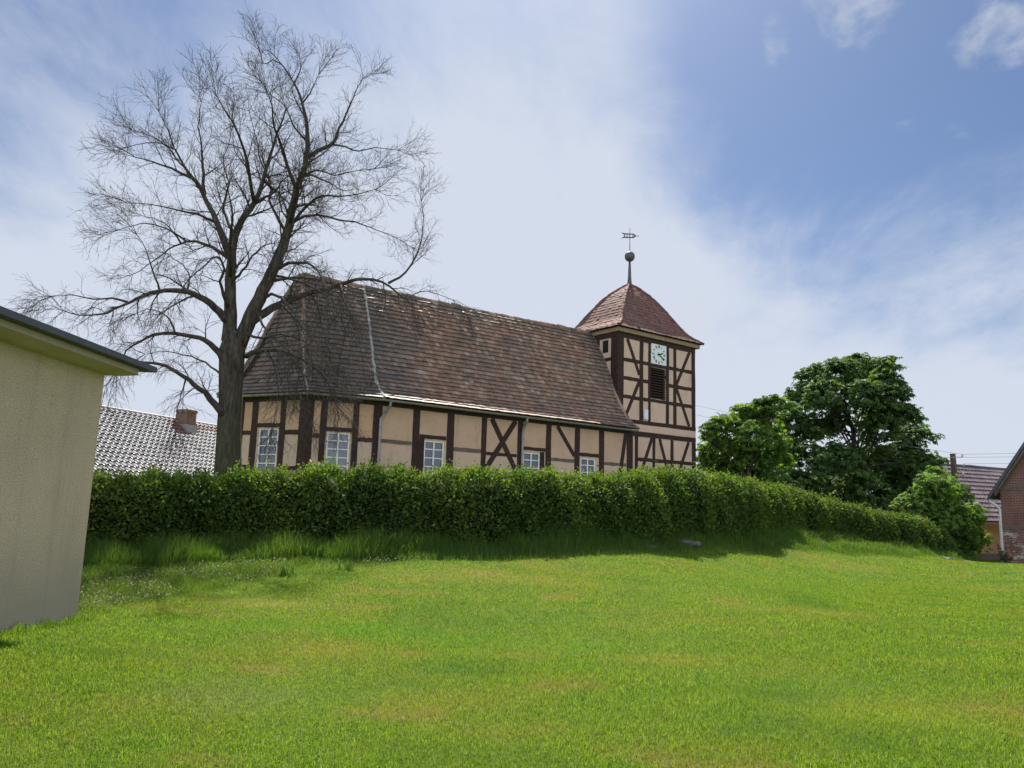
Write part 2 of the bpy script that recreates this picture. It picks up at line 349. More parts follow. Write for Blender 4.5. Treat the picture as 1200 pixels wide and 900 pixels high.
M['clover'] = leaf_mat('clover_and_seed_heads', [(0, (.12, .16, .06)), (.5, (.24, .26, .12)), (1, (.42, .41, .27))], .3, (1, 1, .8), .8, .1)
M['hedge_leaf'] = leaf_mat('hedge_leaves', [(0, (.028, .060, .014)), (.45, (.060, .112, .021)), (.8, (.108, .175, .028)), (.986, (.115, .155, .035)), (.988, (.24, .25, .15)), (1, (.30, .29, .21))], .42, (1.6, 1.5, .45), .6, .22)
M['hedge_core'] = simple('hedge_twig_shade', (.010, .014, .006), (.022, .024, .012), 9, .95, .8, .05, .05)
M['chestnut_leaf'] = leaf_mat('chestnut_leaves', [(0, (.032, .068, .018)), (.5, (.056, .108, .026)), (1, (.092, .152, .034))], .40, (1.6, 1.6, .45), .6, .25)
M['bush_leaf'] = leaf_mat('young_chestnut_leaves', [(0, (.055, .112, .024)), (.5, (.098, .178, .034)), (1, (.15, .225, .042))], .48, (1.6, 1.6, .45), .6, .22)
M['red_leaf'] = leaf_mat('reddish_leaves', [(0, (.05, .03, .025)), (.5, (.09, .06, .04)), (1, (.09, .11, .04))], .3, (1.3, 1.1, .7))

# ------------------------------------------------------------------ terrain
CTRL = np.array([  # x, y, z
 (-4.81,9,.16),(-5.2,7.2,.27),(-5,5.5,.28),(-9,8,.25),(-9,3,.25),(0,0,0),(6,0,.05),(-6,0,-.02),(.07,4.8,.06),(-2.9,4.8,.0),(3.1,4.8,.1),(12,4,.12),(.1,9.2,.05),(5.1,9.2,.14),(11,10,.14),
 (-5.5,13,.30),(-4,14,.44),(-1.5,15,.53),(.1,16,.55),(1.96,17,.57),(4.5,20,.50),(7.8,23.5,.345),(11.9,27,.19),(15.66,29,.05),(17.1,26,.16),(21,24,.1),
 (-7.7,14.5,.55),(-5.8,15.5,.60),(-3.4,16.2,.64),(-.63,17,.70),(1.32,18.5,.86),(5.05,22.5,1.0),(7.95,25.5,.86),(10.57,28,.70),(13.7,31,.46),(17.3,34,.16),(19.6,36,-.18),
 (-9.5,17,.8),(-7.4,20.5,1.2),(-3,22,1.35),(2,26,1.42),(6,31,1.42),(10,36,1.4),(-9,30,1.3),(0,34,1.4),(6,42,1.35),(14,38,.8),(16,42,.4),(-16,16,.5),(-18,30,.6),(-22,45,.2),
 (20,32,-.25),(24,30,-.25),(24,38,-.6),(28,46,-.75),(34,50,-.8),(20,45,-.4),(8,60,0),(-10,60,.2),(34,28,-.2),(30,10,0),(-25,5,0)], dtype=float)
def tps_fit(P):
    n = len(P); d = np.linalg.norm(P[:, None, :2]-P[None, :, :2], axis=2); K = np.where(d > 0, d*d*np.log(d+1e-12), 0) + np.eye(n)*.15
    A = np.zeros((n+3, n+3)); A[:n, :n] = K; Q = np.c_[np.ones(n), P[:, :2]]; A[:n, n:] = Q; A[n:, :n] = Q.T
    return np.linalg.solve(A, np.r_[P[:, 2], 0, 0, 0])
TW = tps_fit(CTRL)
def ground(x, y):
    x = np.atleast_1d(np.asarray(x, float)); y = np.atleast_1d(np.asarray(y, float)); sh = x.shape; X = x.ravel(); Y = y.ravel()
    z = np.empty(len(X))
    for i in range(0, len(X), 20000):
        xx = X[i:i+20000]; yy = Y[i:i+20000]
        d = np.hypot(xx[:, None]-CTRL[None, :, 0], yy[:, None]-CTRL[None, :, 1])
        z[i:i+20000] = np.where(d > 0, d*d*np.log(d+1e-12), 0) @ TW[:-3] + TW[-3] + TW[-2]*xx + TW[-1]*yy
    r = np.hypot(X-4, Y-24); k = np.clip((r-38)/22, 0, 1); k = k*k*(3-2*k)
    z = z*(1-k) + (-.6)*k
    z += .018*np.sin(X*1.7+.6*Y)*np.cos(Y*1.3-.4*X)*(1-k)
    return z.reshape(sh)
def gz(x, y): return float(ground(x, y)[0])
def build_terrain():
    def axis(lo, hi, step, far):
        c = list(np.arange(lo, hi+1e-6, step)); s = step; a = hi
        while a < far: s *= 1.35; a += s; c.append(a)
        s = step; a = lo; pre = []
        while a > -far: s *= 1.35; a -= s; pre.append(a)
        return np.array(pre[::-1]+c)
    xs = axis(-26, 38, .4, 3000); ys = axis(-6, 56, .4, 3000)
    X, Y = np.meshgrid(xs, ys); Z = ground(X, Y); nx, ny = len(xs), len(ys)
    V = np.stack([X.ravel(), Y.ravel(), Z.ravel()], 1)
    i = np.arange(nx*ny).reshape(ny, nx); F = np.stack([i[:-1, :-1].ravel(), i[:-1, 1:].ravel(), i[1:, 1:].ravel(), i[1:, :-1].ravel()], 1)
    o = mesh_obj('lawn', V, F, M['ground'], smooth=True); tag(o, kind='structure')
build_terrain()
def build_road():
    pts = [(17.5, 31.6), (20, 30.8), (26, 30.0), (36, 30.5), (60, 33)]
    P = []
    for a, b in zip(pts[:-1], pts[1:]):
        for k in range(8): P.append(np.array(a)+(np.array(b)-np.array(a))*k/8)
    P = np.array(P); V = []; F = []
    for i, p in enumerate(P):
        t = P[min(i+1, len(P)-1)]-P[max(i-1, 0)]; t /= np.linalg.norm(t); n = np.array([-t[1], t[0]])
        for s in (-1.4, -.5, .5, 1.4):
            q = p+n*s; V.append((q[0], q[1], gz(*q)+.03))
    for i in range(len(P)-1):
        for j in range(3): F.append([i*4+j, (i+1)*4+j, (i+1)*4+j+1, i*4+j+1])
    tag(mesh_obj('road', V, F, M['asphalt']), kind='structure')
    mb = MB()
    for i in range(len(P)-1):
        p, q2 = P[i], P[i+1]; t = q2-p; t /= np.linalg.norm(t); n = np.array([-t[1], t[0]])
        a, b = p-n*1.55, p-n*1.41; c, d = q2-n*1.41, q2-n*1.55
        z0, z1 = gz(*p), gz(*q2)
        mb.hexa([(*a, z0-.1), (*d, z1-.1), (*c, z1-.1), (*b, z0-.1), (*a, z0+.05), (*d, z1+.05), (*c, z1+.05), (*b, z0+.05)])
    tag(mb.build('road_kerb', M['stone']), kind='structure')
build_road()

# ------------------------------------------------------------------ church
C0 = Vector((-4.563, 27.262, 0)); CA = Vector((.793, .610, 0)).normalized(); CQ = Vector((-CA.y, CA.x, 0)); ZV = Vector((0, 0, 1))
def cw(s, o, z): return C0 + CA*s + CQ*o + ZV*z           # along the nave, inwards from the eave, height
church = empty('half_timbered_church', cw(6, 3.2, gz(*cw(6, 3.2, 0).xy)))
tag(church, 'old half-timbered village church with long brown tiled roof and square clock tower', 'church')
GB = 1.2                                                    # walls go down into the mound
class Face:
    """a vertical wall face: u along, z up, d outwards"""
    def __init__(s, p0, p1):
        s.o = Vector((p0.x, p0.y, 0)); d = Vector((p1.x-p0.x, p1.y-p0.y, 0)); s.L = d.length; s.d = d.normalized(); s.n = Vector((s.d.y, -s.d.x, 0))
    def p(s, u, z, d=0): return s.o + s.d*u + ZV*z + s.n*d
    def box(s, mb, u0, u1, z0, z1, d0, d1): 
        return mb.hexa([s.p(u0,z0,d1), s.p(u1,z0,d1), s.p(u1,z0,d0), s.p(u0,z0,d0), s.p(u0,z1,d1), s.p(u1,z1,d1), s.p(u1,z1,d0), s.p(u0,z1,d0)])
    def bar(s, a, b, w, d0, d1):                            # oblique timber from a=(u,z) to b
        a = Vector(a); b = Vector(b); t = (b-a).normalized(); n = Vector((-t.y, t.x))*w/2
        q = [a-n, b-n, b+n, a+n]; mb = MB()
        return mb.hexa([s.p(*v, d0) for v in q] + [s.p(*v, d1) for v in q])
def timber(face, parent, kind, u0, u1, z0, z1, proud=.022, mat='timber'):
    mb = MB(); j = lambda: random.uniform(-.012, .012)      # hewn, never quite straight
    vert = (z1-z0) > (u1-u0); n = 5; 
    V = []; 
    for i in range(n+1):
        f = i/n
        if vert: a, b, z = u0+j(), u1+j(), z0+(z1-z0)*f; V += [face.p(a,z,-.05), face.p(a,z,proud), face.p(b,z,proud), face.p(b,z,-.05)]
        else: a, b, u = z0+j(), z1+j(), u0+(u1-u0)*f; V += [face.p(u,a,-.05), face.p(u,a,proud), face.p(u,b,proud), face.p(u,b,-.05)]
    F = []
    for i in range(n):
        for k in range(4):
            f = [i*4+k, i*4+(k+1)%4, (i+1)*4+(k+1)%4, (i+1)*4+k]; F.append(f[::-1] if not vert else f)
    F += [[0,1,2,3], [n*4+3, n*4+2, n*4+1, n*4]]
    mb.add(V, F); return mb.build(kind, M[mat], parent)
def brace(face, parent, a, b, w=.2, proud=.03): return face.bar(a, b, w, -.05, proud).build('brace', M['timber'], parent)
def wall_panel(name, face, u0, u1, z0, z1, mat, holes=()):
    """plaster sheet with window holes, 0.25 m thick"""
    us = sorted({u0, u1, *[h[0] for h in holes], *[h[1] for h in holes]}); zs = sorted({z0, z1, *[h[2] for h in holes], *[h[3] for h in holes]})
    mb = MB()
    inside = lambda u, z: any(h[0] < u < h[1] and h[2] < z < h[3] for h in holes)
    for a, b in zip(us[:-1], us[1:]):
        for c, d in zip(zs[:-1], zs[1:]):
            if not inside((a+b)/2, (c+d)/2): mb.add([face.p(a,c), face.p(b,c), face.p(b,d), face.p(a,d)], [[0,1,2,3]])
    for h in holes:                                         # reveals
        a, b, c, d = h
        for (p, q) in (((a,c),(a,d)), ((a,d),(b,d)), ((b,d),(b,c)), ((b,c),(a,c))):
            mb.add([face.p(*p), face.p(*q), face.p(*q, -.2), face.p(*p, -.2)], [[0,1,2,3]])
    mb.add([face.p(u0,z0,-.25), face.p(u1,z0,-.25), face.p(u1,z1,-.25), face.p(u0,z1,-.25)], [[3,2,1,0]])
    return mb.build(name, M[mat], church)
def window(face, u0, u1, z0, z1, cols, rows, depth=-.07):
    g = MB(); g.add([face.p(u0,z0,depth), face.p(u1,z0,depth), face.p(u1,z1,depth), face.p(u0,z1,depth)], [[0,1,2,3]])
    win = g.build('window', M['glass'], church)
    f = MB(); e = .055
    face.box(f, u0, u0+e, z0, z1, depth-.02, depth+.05); face.box(f, u1-e, u1, z0, z1, depth-.02, depth+.05)
    face.box(f, u0+e, u1-e, z1-e, z1, depth-.02, depth+.048); face.box(f, u0+e, u1-e, z0, z0+e, depth-.02, depth+.048)
    for i in range(1, cols):
        u = u0+(u1-u0)*i/cols; face.box(f, u-.027, u+.027, z0+e, z1-e, depth-.01, depth+.042)
    for i in range(1, rows):
        z = z0+(z1-z0)*i/rows; face.box(f, u0+e, u1-e, z-.018, z+.018, depth-.01, depth+.036)
    f.build('frame', M['white'], win)
    sb = MB(); face.box(sb, u0-.06, u1+.06, z0-.09, z0-.003, -.1, .06); sb.build('sill', M['timber_grey'], win)
    return win

# -- nave, long side towards the camera
EZ = 5.2
nave = Face(cw(.03, .3, 0), cw(13.05, .3, 0)); NO = .03
nw_holes = [(1.95-NO, 2.83-NO, 2.25, 3.87), (6.68-NO, 7.57-NO, 2.15, 3.74), (9.89-NO, 10.78-NO, 2.15, 3.70)]
nave_wall = wall_panel('nave_wall', nave, 0, nave.L, GB, EZ+.1, 'plaster', nw_holes)
H0, H1 = GB, 4.965
for a, b in ((-.03, .12), (1.42, 1.71), (2.92, 3.24), (4.55, 4.79), (6.36, 6.64), (7.88, 8.16), (9.52, 9.80), (10.98, 11.29), (12.74, 13.04)):
    timber(nave, nave_wall, 'post', a-NO if a > 0 else a, b-NO, H0, H1)
timber(nave, nave_wall, 'plate_beam', -.02, nave.L, H1+.002, 5.2, .03)
timber(nave, nave_wall, 'sill_beam', -.02, nave.L, 1.75, 1.98, .03)
timber(nave, nave_wall, 'post', 1.72-NO, 1.94-NO, H0, 4.0, .016); timber(nave, nave_wall, 'post', 7.58-NO, 7.80-NO, H0, 3.8, .016)
for a, b, z0, z1, m in ((.13, 1.40, 3.64, 3.78, 'timber_grey'), (3.26, 4.54, 3.55, 3.70, 'timber_grey'), (4.80, 6.34, 3.49, 3.62, 'timber'), (8.18, 9.50, 3.46, 3.60, 'timber_grey'), (11.31, 12.72, 3.46, 3.60, 'timber_grey'),
                     (1.73, 2.90, 3.93, 4.08, 'timber'), (6.66, 7.86, 3.82, 3.97, 'timber'), (9.82, 10.96, 3.77, 3.92, 'timber')):
    timber(nave, nave_wall, 'rail', a-NO, b-NO, z0, z1, .012, m)
brace(nave, nave_wall, (5.02-NO, 4.96), (6.34-NO, 2.9), .21, .030); brace(nave, nave_wall, (6.22-NO, 4.96), (4.62-NO, 2.7), .21, .036)
brace(nave, nave_wall, (8.5-NO, 4.95), (9.5-NO, 3.75), .17); brace(nave, nave_wall, (12.66-NO, 4.95), (12.22-NO, 2.6), .20)
for h in nw_holes: window(nave, *h, 2, 5)
# the other nave side and gables (plain framing, seen only from elsewhere)
far = Face(cw(13.05, 6.1, 0), cw(.03, 6.1, 0)); far_wall = wall_panel('nave_wall', far, 0, far.L, GB, EZ+.1, 'plaster')
for i in range(9): timber(far, far_wall, 'post', 1.6*i, 1.6*i+.24, H0, H1)
timber(far, far_wall, 'rail', 0, far.L, 3.5, 3.66, .012); timber(far, far_wall, 'plate_beam', 0, far.L, H1+.002, 5.2, .03)
gab = MB(); gab.add([cw(13.05,.3,GB), cw(13.05,6.1,GB), cw(13.05,6.1,5.4), cw(13.05,3.2,9.9), cw(13.05,.3,5.4)], [[0,1,2,3,4]]); gab.build('gable_wall', M['plaster'], church)

# -- polygonal choir
ip = [(-4.117, 4.175), (-2.427, .811), (.031, .3)]; ip2 = [(-2.43, 5.7), ip[0]]
choirA = Face(cw(*ip[0], 0), cw(*ip[1], 0)); choirB = Face(cw(*ip[1], 0), cw(*ip[2], 0))
hA = [(1.54, 2.44, 2.15, 4.0)]; hB = [(.67, 1.48, 2.15, 3.90)]
wA = wall_panel('choir_wall', choirA, 0, choirA.L, GB, EZ+.1, 'plaster_choir', hA); wB = wall_panel('choir_wall', choirB, 0, choirB.L, GB, EZ+.1, 'plaster_choir', hB)
for a, b in ((.0, .14), (.55, .78), (1.17, 1.46), (2.50, 2.74), (3.36, choirA.L-.003)): timber(choirA, wA, 'post', a, b, H0, H1)
for a, b in ((.003, .16), (.40, .62), (1.54, 1.76), (2.28, choirB.L-.003)): timber(choirB, wB, 'post', a, b, H0, H1)
for a, b, z0, z1 in ((.15, .54, 3.78, 3.93), (.79, 1.16, 3.78, 3.93), (1.47, 2.49, 4.04, 4.18), (2.75, 3.34, 3.77, 3.93), (.15, 1.16, 2.55, 2.7), (2.75, 3.34, 2.52, 2.68)): timber(choirA, wA, 'rail', a, b, z0, z1, .012)
for a, b, z0, z1 in ((.17, .39, 3.66, 3.82), (.63, 1.53, 3.93, 4.08), (1.77, 2.27, 3.63, 3.78), (.17, .39, 2.45, 2.6), (1.77, 2.27, 2.45, 2.6)): timber(choirB, wB, 'rail', a, b, z0, z1, .012)
timber(choirA, wA, 'plate_beam', 0, choirA.L, H1+.002, 5.2, .03); timber(choirB, wB, 'plate_beam', 0, choirB.L, H1+.002, 5.2, .03)
window(choirA, *hA[0], 2, 6); window(choirB, *hB[0], 2, 6)
choirC = Face(cw(*ip2[0], 0), cw(*ip2[1], 0)); wC = wall_panel('choir_wall', choirC, 0, choirC.L, GB, EZ+.1, 'plaster_choir')
choirD = Face(cw(.03, 6.1, 0), cw(*ip2[0], 0)); wD = wall_panel('choir_wall', choirD, 0, choirD.L, GB, EZ+.1, 'plaster_choir')
for fc, wl in ((choirC, wC), (choirD, wD)):
    timber(fc, wl, 'post', .003, .2, H0, H1); timber(fc, wl, 'post', fc.L/2-.1, fc.L/2+.1, H0, H1); timber(fc, wl, 'plate_beam', 0, fc.L, H1+.002, 5.2, .03)

# -- plain-tile roofs: every tile a small tilted slab
def tile_rows(E0, E1, R1, R0, rows, tw, flare, soot=None, zigzag=.02, thick=.05, lift=.095, profile=None):
    E0, E1, R0, R1 = (np.array(v) for v in (E0, E1, R0, R1))
    n = np.cross(E1-E0, R0-E0); 
    if np.linalg.norm(n) < 1e-6: n = np.cross(E1-E0, R1-E0)
    n /= np.linalg.norm(n); n = n if n[2] > 0 else -n
    def P(u, t):
        a = E0+(R0-E0)*t; b = E1+(R1-E1)*t
        return a+(b-a)*u + (profile(t) if profile else -n*flare*t*(1-t)**3*9.5)
    V = []; F = []; A = []; S = []
    for r in range(rows):
        t0 = r/rows; t1 = min(1, (r+1.55)/rows); w_ = np.linalg.norm(P(1, t0)-P(0, t0)); k = max(1, int(round(w_/tw)))
        off = .5 if r % 2 else 0; wob = [RNG.normal(0, .0035) for _ in range(k+2)]
        for i in range(k+(1 if off else 0)):
            u0 = max(0, (i-off)/k); u1 = min(1, (i+1-off)/k); g = .02/k
            lf = lift + RNG.normal(0, .006) + (RNG.random() < .03)*.02; dt = wob[i]/3
            a, b = P(u0+g, t0+dt)+n*lf, P(u1-g, t0+dt+RNG.normal(0, .0008))+n*(lf+RNG.normal(0, .004)); c, d = P(u1-g, t1)+n*.008, P(u0+g, t1)+n*.008
            base = len(V); V += [a, b, c, d, a-n*thick, b-n*thick]
            F += [[base, base+1, base+2, base+3], [base+1, base, base+4, base+5], [base, base+3, base+4], [base+1, base+5, base+2]]
            rv = min(1, max(0, RNG.beta(2, 2)+.07*math.sin(r*1.9))); sv = soot(.5*(u0+u1), t0) if soot else 0
            A += [rv]*4; S += [sv]*4
    return V, F, A, S, P, n
def tiled_roof(name, patches, mat, parent):
    V = []; F = []; A = []; S = []; out = []
    for kw in patches:
        v, f, a, s, P, n = tile_rows(**kw); b = len(V); V += v; F += [[i+b for i in q] for q in f]; A += a; S += s; out.append((P, n))
        # boarding sheet right under the tiles, added to block the light
        G = 8; b = len(V); V += [P(u/2, i/G)-n*.035 for i in range(G+1) for u in range(3)]
        for i in range(G):
            for u in range(2): F.append([b+i*3+u, b+i*3+u+1, b+i*3+u+4, b+i*3+u+3]); A.append(.1); S.append(1.)
    return mesh_obj(name, V, F, mat, parent, {'rnd': A, 'soot': S}), out
sn = lambda *a: math.sin(a[0]*3.1+1.7*math.sin(a[1]*2.3))
def soot_nave(u, t):
    s = u*13.0; k = max(0, 1-(s+.25*math.sin(t*23))/2.4)*(1 if .2 < t < .85 else .7) + max(0, (s-11.4)/1.6)*.55 + max(0, (t-.86)/.14)*.75
    k += .55*math.exp(-((s-6.9)/.35)**2)*(.35 < t < .8)*(.5+.5*math.sin(t*31))
    return min(1, k*.85 + .14*RNG.random())
def soot_choir(u, t): return min(1, .62+.25*RNG.random()+.1*math.sin(u*9+t*13))
RZ, SS = 10.08, .46                                          # ridge height; where the seam meets the ridge
seamE, seamR = cw(.0, 0, EZ), cw(SS, 3.2, 10.06)
apx = cw(-2.10, 3.2, 10.05); ridge1 = cw(13.2, 3.2, 10.2); B_ = cw(-2.63, .547, EZ); A_ = cw(-4.49, 4.25, EZ); B2_ = cw(-2.63, 5.85, EZ); far0, far1 = cw(0, 6.4, EZ), cw(13.19, 6.4, EZ)
nroof, [(Pn, nn), (Pf, nf)] = tiled_roof('nave_roof', [dict(E0=seamE, E1=cw(13.19, 0, EZ), R1=ridge1, R0=seamR, rows=27, tw=.19, flare=.34, soot=soot_nave),
    dict(E0=far1, E1=far0, R1=seamR, R0=ridge1, rows=20, tw=.4, flare=.34)], M['tile_nave'], church)
croof, cp = tiled_roof('choir_roof', [dict(E0=B_, E1=seamE, R1=seamR, R0=apx, rows=27, tw=.19, flare=.34, soot=soot_choir),
    dict(E0=A_, E1=B_, R1=apx+CQ*.02, R0=apx+CQ*.05, rows=27, tw=.19, flare=.34, soot=soot_choir),
    dict(E0=B2_, E1=A_, R1=apx+CQ*.05, R0=apx+CQ*.08, rows=20, tw=.4, flare=.34, soot=soot_choir),
    dict(E0=far0, E1=B2_, R1=apx+CQ*.01, R0=seamR, rows=20, tw=.4, flare=.34, soot=soot_choir)], M['tile_nave'], church)
def cap_line(name, P0, mat, parent, rad=.095, seglen=.36, amp=1.0):
    """ridge or hip tiles laid end to end along a polyline"""
    mb = MB(); P0 = [Vector(p) for p in P0]; Ls = [0]
    for a, b in zip(P0[:-1], P0[1:]): Ls.append(Ls[-1]+(b-a).length)
    n = max(2, int(Ls[-1]/seglen))
    def at(d):
        for i in range(len(P0)-1):
            if d <= Ls[i+1]+1e-9: return P0[i].lerp(P0[i+1], (d-Ls[i])/(Ls[i+1]-Ls[i]))
        return P0[-1]
    for i in range(n):
        a, b = at(Ls[-1]*i/n), at(Ls[-1]*(i+1.12)/n if i < n-1 else Ls[-1]); j = Vector((random.gauss(0, .008), random.gauss(0, .008), random.gauss(0, .012)))*amp
        mb.tube([a+j, b+j], [rad*random.uniform(.98, 1.12), rad*.86], 8)
    return mb.build(name, mat, parent)
rp = [Vector(Pn(i/10, 1))+ZV*(.02-.05*math.sin(math.pi*i/10)) for i in range(11)]
cap_line('ridge_tile', [apx+ZV*.02, seamR+ZV*.0]+rp[1:], M['tile_nave'], nroof, .12, .38, 1.6)
seam = [Vector(Pn(0, t))+Vector(nn)*.05 for t in np.linspace(0, 1, 14)]
cap_line('verge_mortar', seam, M['mortar'], nroof, .06, .27, 1.2)
PB, nB = cp[0]; PA, nA = cp[1]
hip = [Vector(PB(0, t))+(Vector(nB)+Vector(nA)).normalized()*.05 for t in np.linspace(.0, 1, 14)]
cap_line('hip_tile', hip[:6], M['mortar'], croof, .05, .3, 1.1); cap_line('hip_tile', hip[5:], M['tile_nave'], croof, .075, .36, 1.3)
PC, nC = cp[2]; hip2 = [Vector(PA(0, t))+(Vector(nA)+Vector(nC)).normalized()*.05 for t in np.linspace(0, 1, 14)]
cap_line('hip_tile', hip2, M['tile_nave'], croof, .09, .36, 1.3)
# pale replacement tiles
for u, t in ((.145, .30), (.33, .28), (.575, .28)):
    mb = MB(); a = [Vector(Pn(u+du, t+dt))+Vector(nn)*.075 for du, dt in ((0, 0), (.016, 0), (.016, .03), (0, .03))]; mb.add(a, [[0,1,2,3]]); mb.build('vent_tile', M['mortar'], nroof)
# verge edge at the tower end
cap_line('verge_tile', [Vector(Pn(1, t))+Vector(nn)*.03+CA*.01 for t in np.linspace(0, 1, 12)], M['tile_nave'], nroof, .06, .3)
# gutters, hung under the eave, and downpipes
def gutter(a, b, name='gutter'):
    a = Vector(a); b = Vector(b); t = (b-a).normalized(); n = Vector((t.y, -t.x, 0)); V = []; F = []; k = 7
    for p in (a, b):
        for rr in (.075, .065):
            for j in range(k): an = math.pi+math.pi*j/(k-1); V.append(p+n*math.cos(an)*rr+ZV*math.sin(an)*rr)
    for lay in (0, 1):
        for j in range(k-1): f = [lay*k+j, lay*k+j+1, 2*k+lay*k+j+1, 2*k+lay*k+j]; F.append(f if lay else f[::-1])
    mb = MB(); mb.add(V, F); return mb.build(name, M['zinc'], church)
gutter(cw(.05, -.06, EZ-.03), cw(13.1, -.06, EZ-.06)); 
ob = cw(-2.63, .547, EZ); gutter(cw(*[-2.66, .49], EZ-.03), cw(.0, -.06, EZ-.03)); gutter(cw(-4.53, 4.2, EZ-.03), cw(-2.68, .50, EZ-.03))
def downpipe(face, u, lean=0, ztop=5.12):
    mb = MB(); mb.tube([face.p(u+lean, ztop, .36), face.p(u+lean, ztop-.14, .34), face.p(u+lean*.7, ztop-.42, .12), face.p(u, ztop-.62, .085), face.p(u, GB, .085)], .052, 8)
    for z in (4.2, 3.0, 1.9): mb.tube([face.p(u, z, .085), face.p(u, z+.05, .085)], .062, 8)
    return mb.build('downpipe', M['zinc'], church, smooth=False)
downpipe(nave, .0, .22); downpipe(nave, 6.53)

# -- tower
T0 = 1.4; TD = 4.1
tf = Face(cw(13.2, T0, 0), cw(19.0, T0, 0)); TS = 13.2
tl = Face(cw(13.2, T0+TD, 0), cw(13.2, T0, 0)); tr_ = Face(cw(19.0, T0, 0), cw(19.0, T0+TD, 0)); tb = Face(cw(19.0, T0+TD, 0), cw(13.2, T0+TD, 0))
louv = (15.56-TS, 16.69-TS, 7.03, 8.62)
tw_front = wall_panel('tower_wall', tf, 0, tf.L, GB, 10.1, 'plaster_tower', [louv])
tw_left = wall_panel('tower_wall', tl, 0, tl.L, GB, 10.1, 'plaster_tower'); tw_right = wall_panel('tower_wall', tr_, 0, tr_.L, GB, 10.1, 'plaster_tower'); tw_back = wall_panel('tower_wall', tb, 0, tb.L, GB, 10.1, 'plaster_tower')
X = lambda s: s-TS
TT = 9.80
for a, b in ((13.2, 13.62), (14.75, 15.01), (15.38, 15.55), (16.70, 16.92), (17.27, 17.50), (18.71, 18.998)): timber(tf, tw_front, 'post', X(a), X(b), 5.86, TT)
timber(tf, tw_front, 'plate_beam', 0, tf.L, TT+.002, 10.06, .03)
for z in (8.74, 7.83, 6.92):
    for a, b in ((13.63, 14.74), (15.02, 15.37), (16.93, 17.26), (17.51, 18.70)): timber(tf, tw_front, 'rail', X(a), X(b), z-.09, z+.09, .014)
timber(tf, tw_front, 'rail', X(15.56), X(16.69), 8.64, 8.80, .014); timber(tf, tw_front, 'rail', X(15.56), X(16.69), 6.84, 7.01, .014)
timber(tf, tw_front, 'floor_beam', 0, tf.L, 5.66, 5.855, .035, 'timber'); timber(tf, tw_front, 'floor_beam', 0, tf.L, 5.06, 5.30, .035)
b_ = MB(); tf.box(b_, 0, tf.L, 5.31, 5.655, 0, .022); b_.build('plaster_band', M['plaster_tower'], tw_front)
for a, b in ((13.2, 13.55), (14.20, 14.30), (14.46, 14.66), (15.70, 15.90), (17.05, 17.27), (18.71, 18.998)): timber(tf, tw_front, 'post', X(a), X(b), GB, 5.055)
for a, b in ((13.56, 14.19), (14.67, 15.69), (15.91, 17.04), (17.28, 18.70)): timber(tf, tw_front, 'rail', X(a), X(b), 3.86, 4.04, .012)
for a, b in (((13.87, 9.79), (14.74, 8.1)), ((14.72, 7.75), (13.85, 6.1)), ((18.55, 9.79), (17.50, 7.95)), ((17.50, 7.75), (18.5, 5.87)),
             ((15.66, 5.05), (14.80, 3.1)), ((16.22, 5.05), (16.98, 3.1)), ((18.45, 5.05), (17.45, 3.0))): brace(tf, tw_front, (X(a[0]), a[1]), (X(b[0]), b[1]), .18, .026)
mb = MB(); tf.box(mb, X(15.03), X(15.30), 5.93, 6.40, 0, .09); mb.build('meter_box', M['white'], tw_front)
# left flank above the nave roof
for a, b in ((tl.L-.42, tl.L-.002), (tl.L-1.45, tl.L-1.22), (1.9, 2.1), (.3, .6)): timber(tl, tw_left, 'post', a, b, 4, TT)
timber(tl, tw_left, 'plate_beam', 0, tl.L, TT+.002, 10.06, .03)
timber(tl, tw_left, 'rail', tl.L-2.2, tl.L-.43, 8.66, 8.84, .014); brace(tl, tw_left, (tl.L-2.3, 9.8), (tl.L-.44, 7.4), .2)
mb = MB(); tl.box(mb, tl.L-1.0, tl.L-.62, 9.1, 9.72, 0, .012); mb.build('opening', M['dark'], tw_left)
for fc, wl in ((tr_, tw_right), (tb, tw_back)):
    for i in range(5): u = (fc.L-.25)*i/4; timber(fc, wl, 'post', u+.002, u+.24, GB, TT)
    for z in (3.95, 5.7, 6.92, 7.83, 8.74): timber(fc, wl, 'rail', .25, fc.L-.25, z-.09, z+.09, .014)
    timber(fc, wl, 'plate_beam', 0, fc.L, TT+.002, 10.06, .03)
# louvred sound opening
lv = MB(); tf.box(lv, louv[0], louv[1], louv[2], louv[3], -.24, -.16); lvo = lv.build('louvre_shutter', M['dark'], church)
ns = 12
for i in range(ns):
    z = louv[2]+(louv[3]-louv[2])*(i+.5)/ns; mb = MB(); h = .055
    mb.hexa([tf.p(louv[0]+.01, z-h, .0), tf.p(louv[1]-.01, z-h, .0), tf.p(louv[1]-.01, z+h*.6, -.12), tf.p(louv[0]+.01, z+h*.6, -.12),
             tf.p(louv[0]+.01, z-h+.022, .004), tf.p(louv[1]-.01, z-h+.022, .004), tf.p(louv[1]-.01, z+h*.6+.022, -.116), tf.p(louv[0]+.01, z+h*.6+.022, -.116)]); mb.build('slat', M['timber'], lvo)
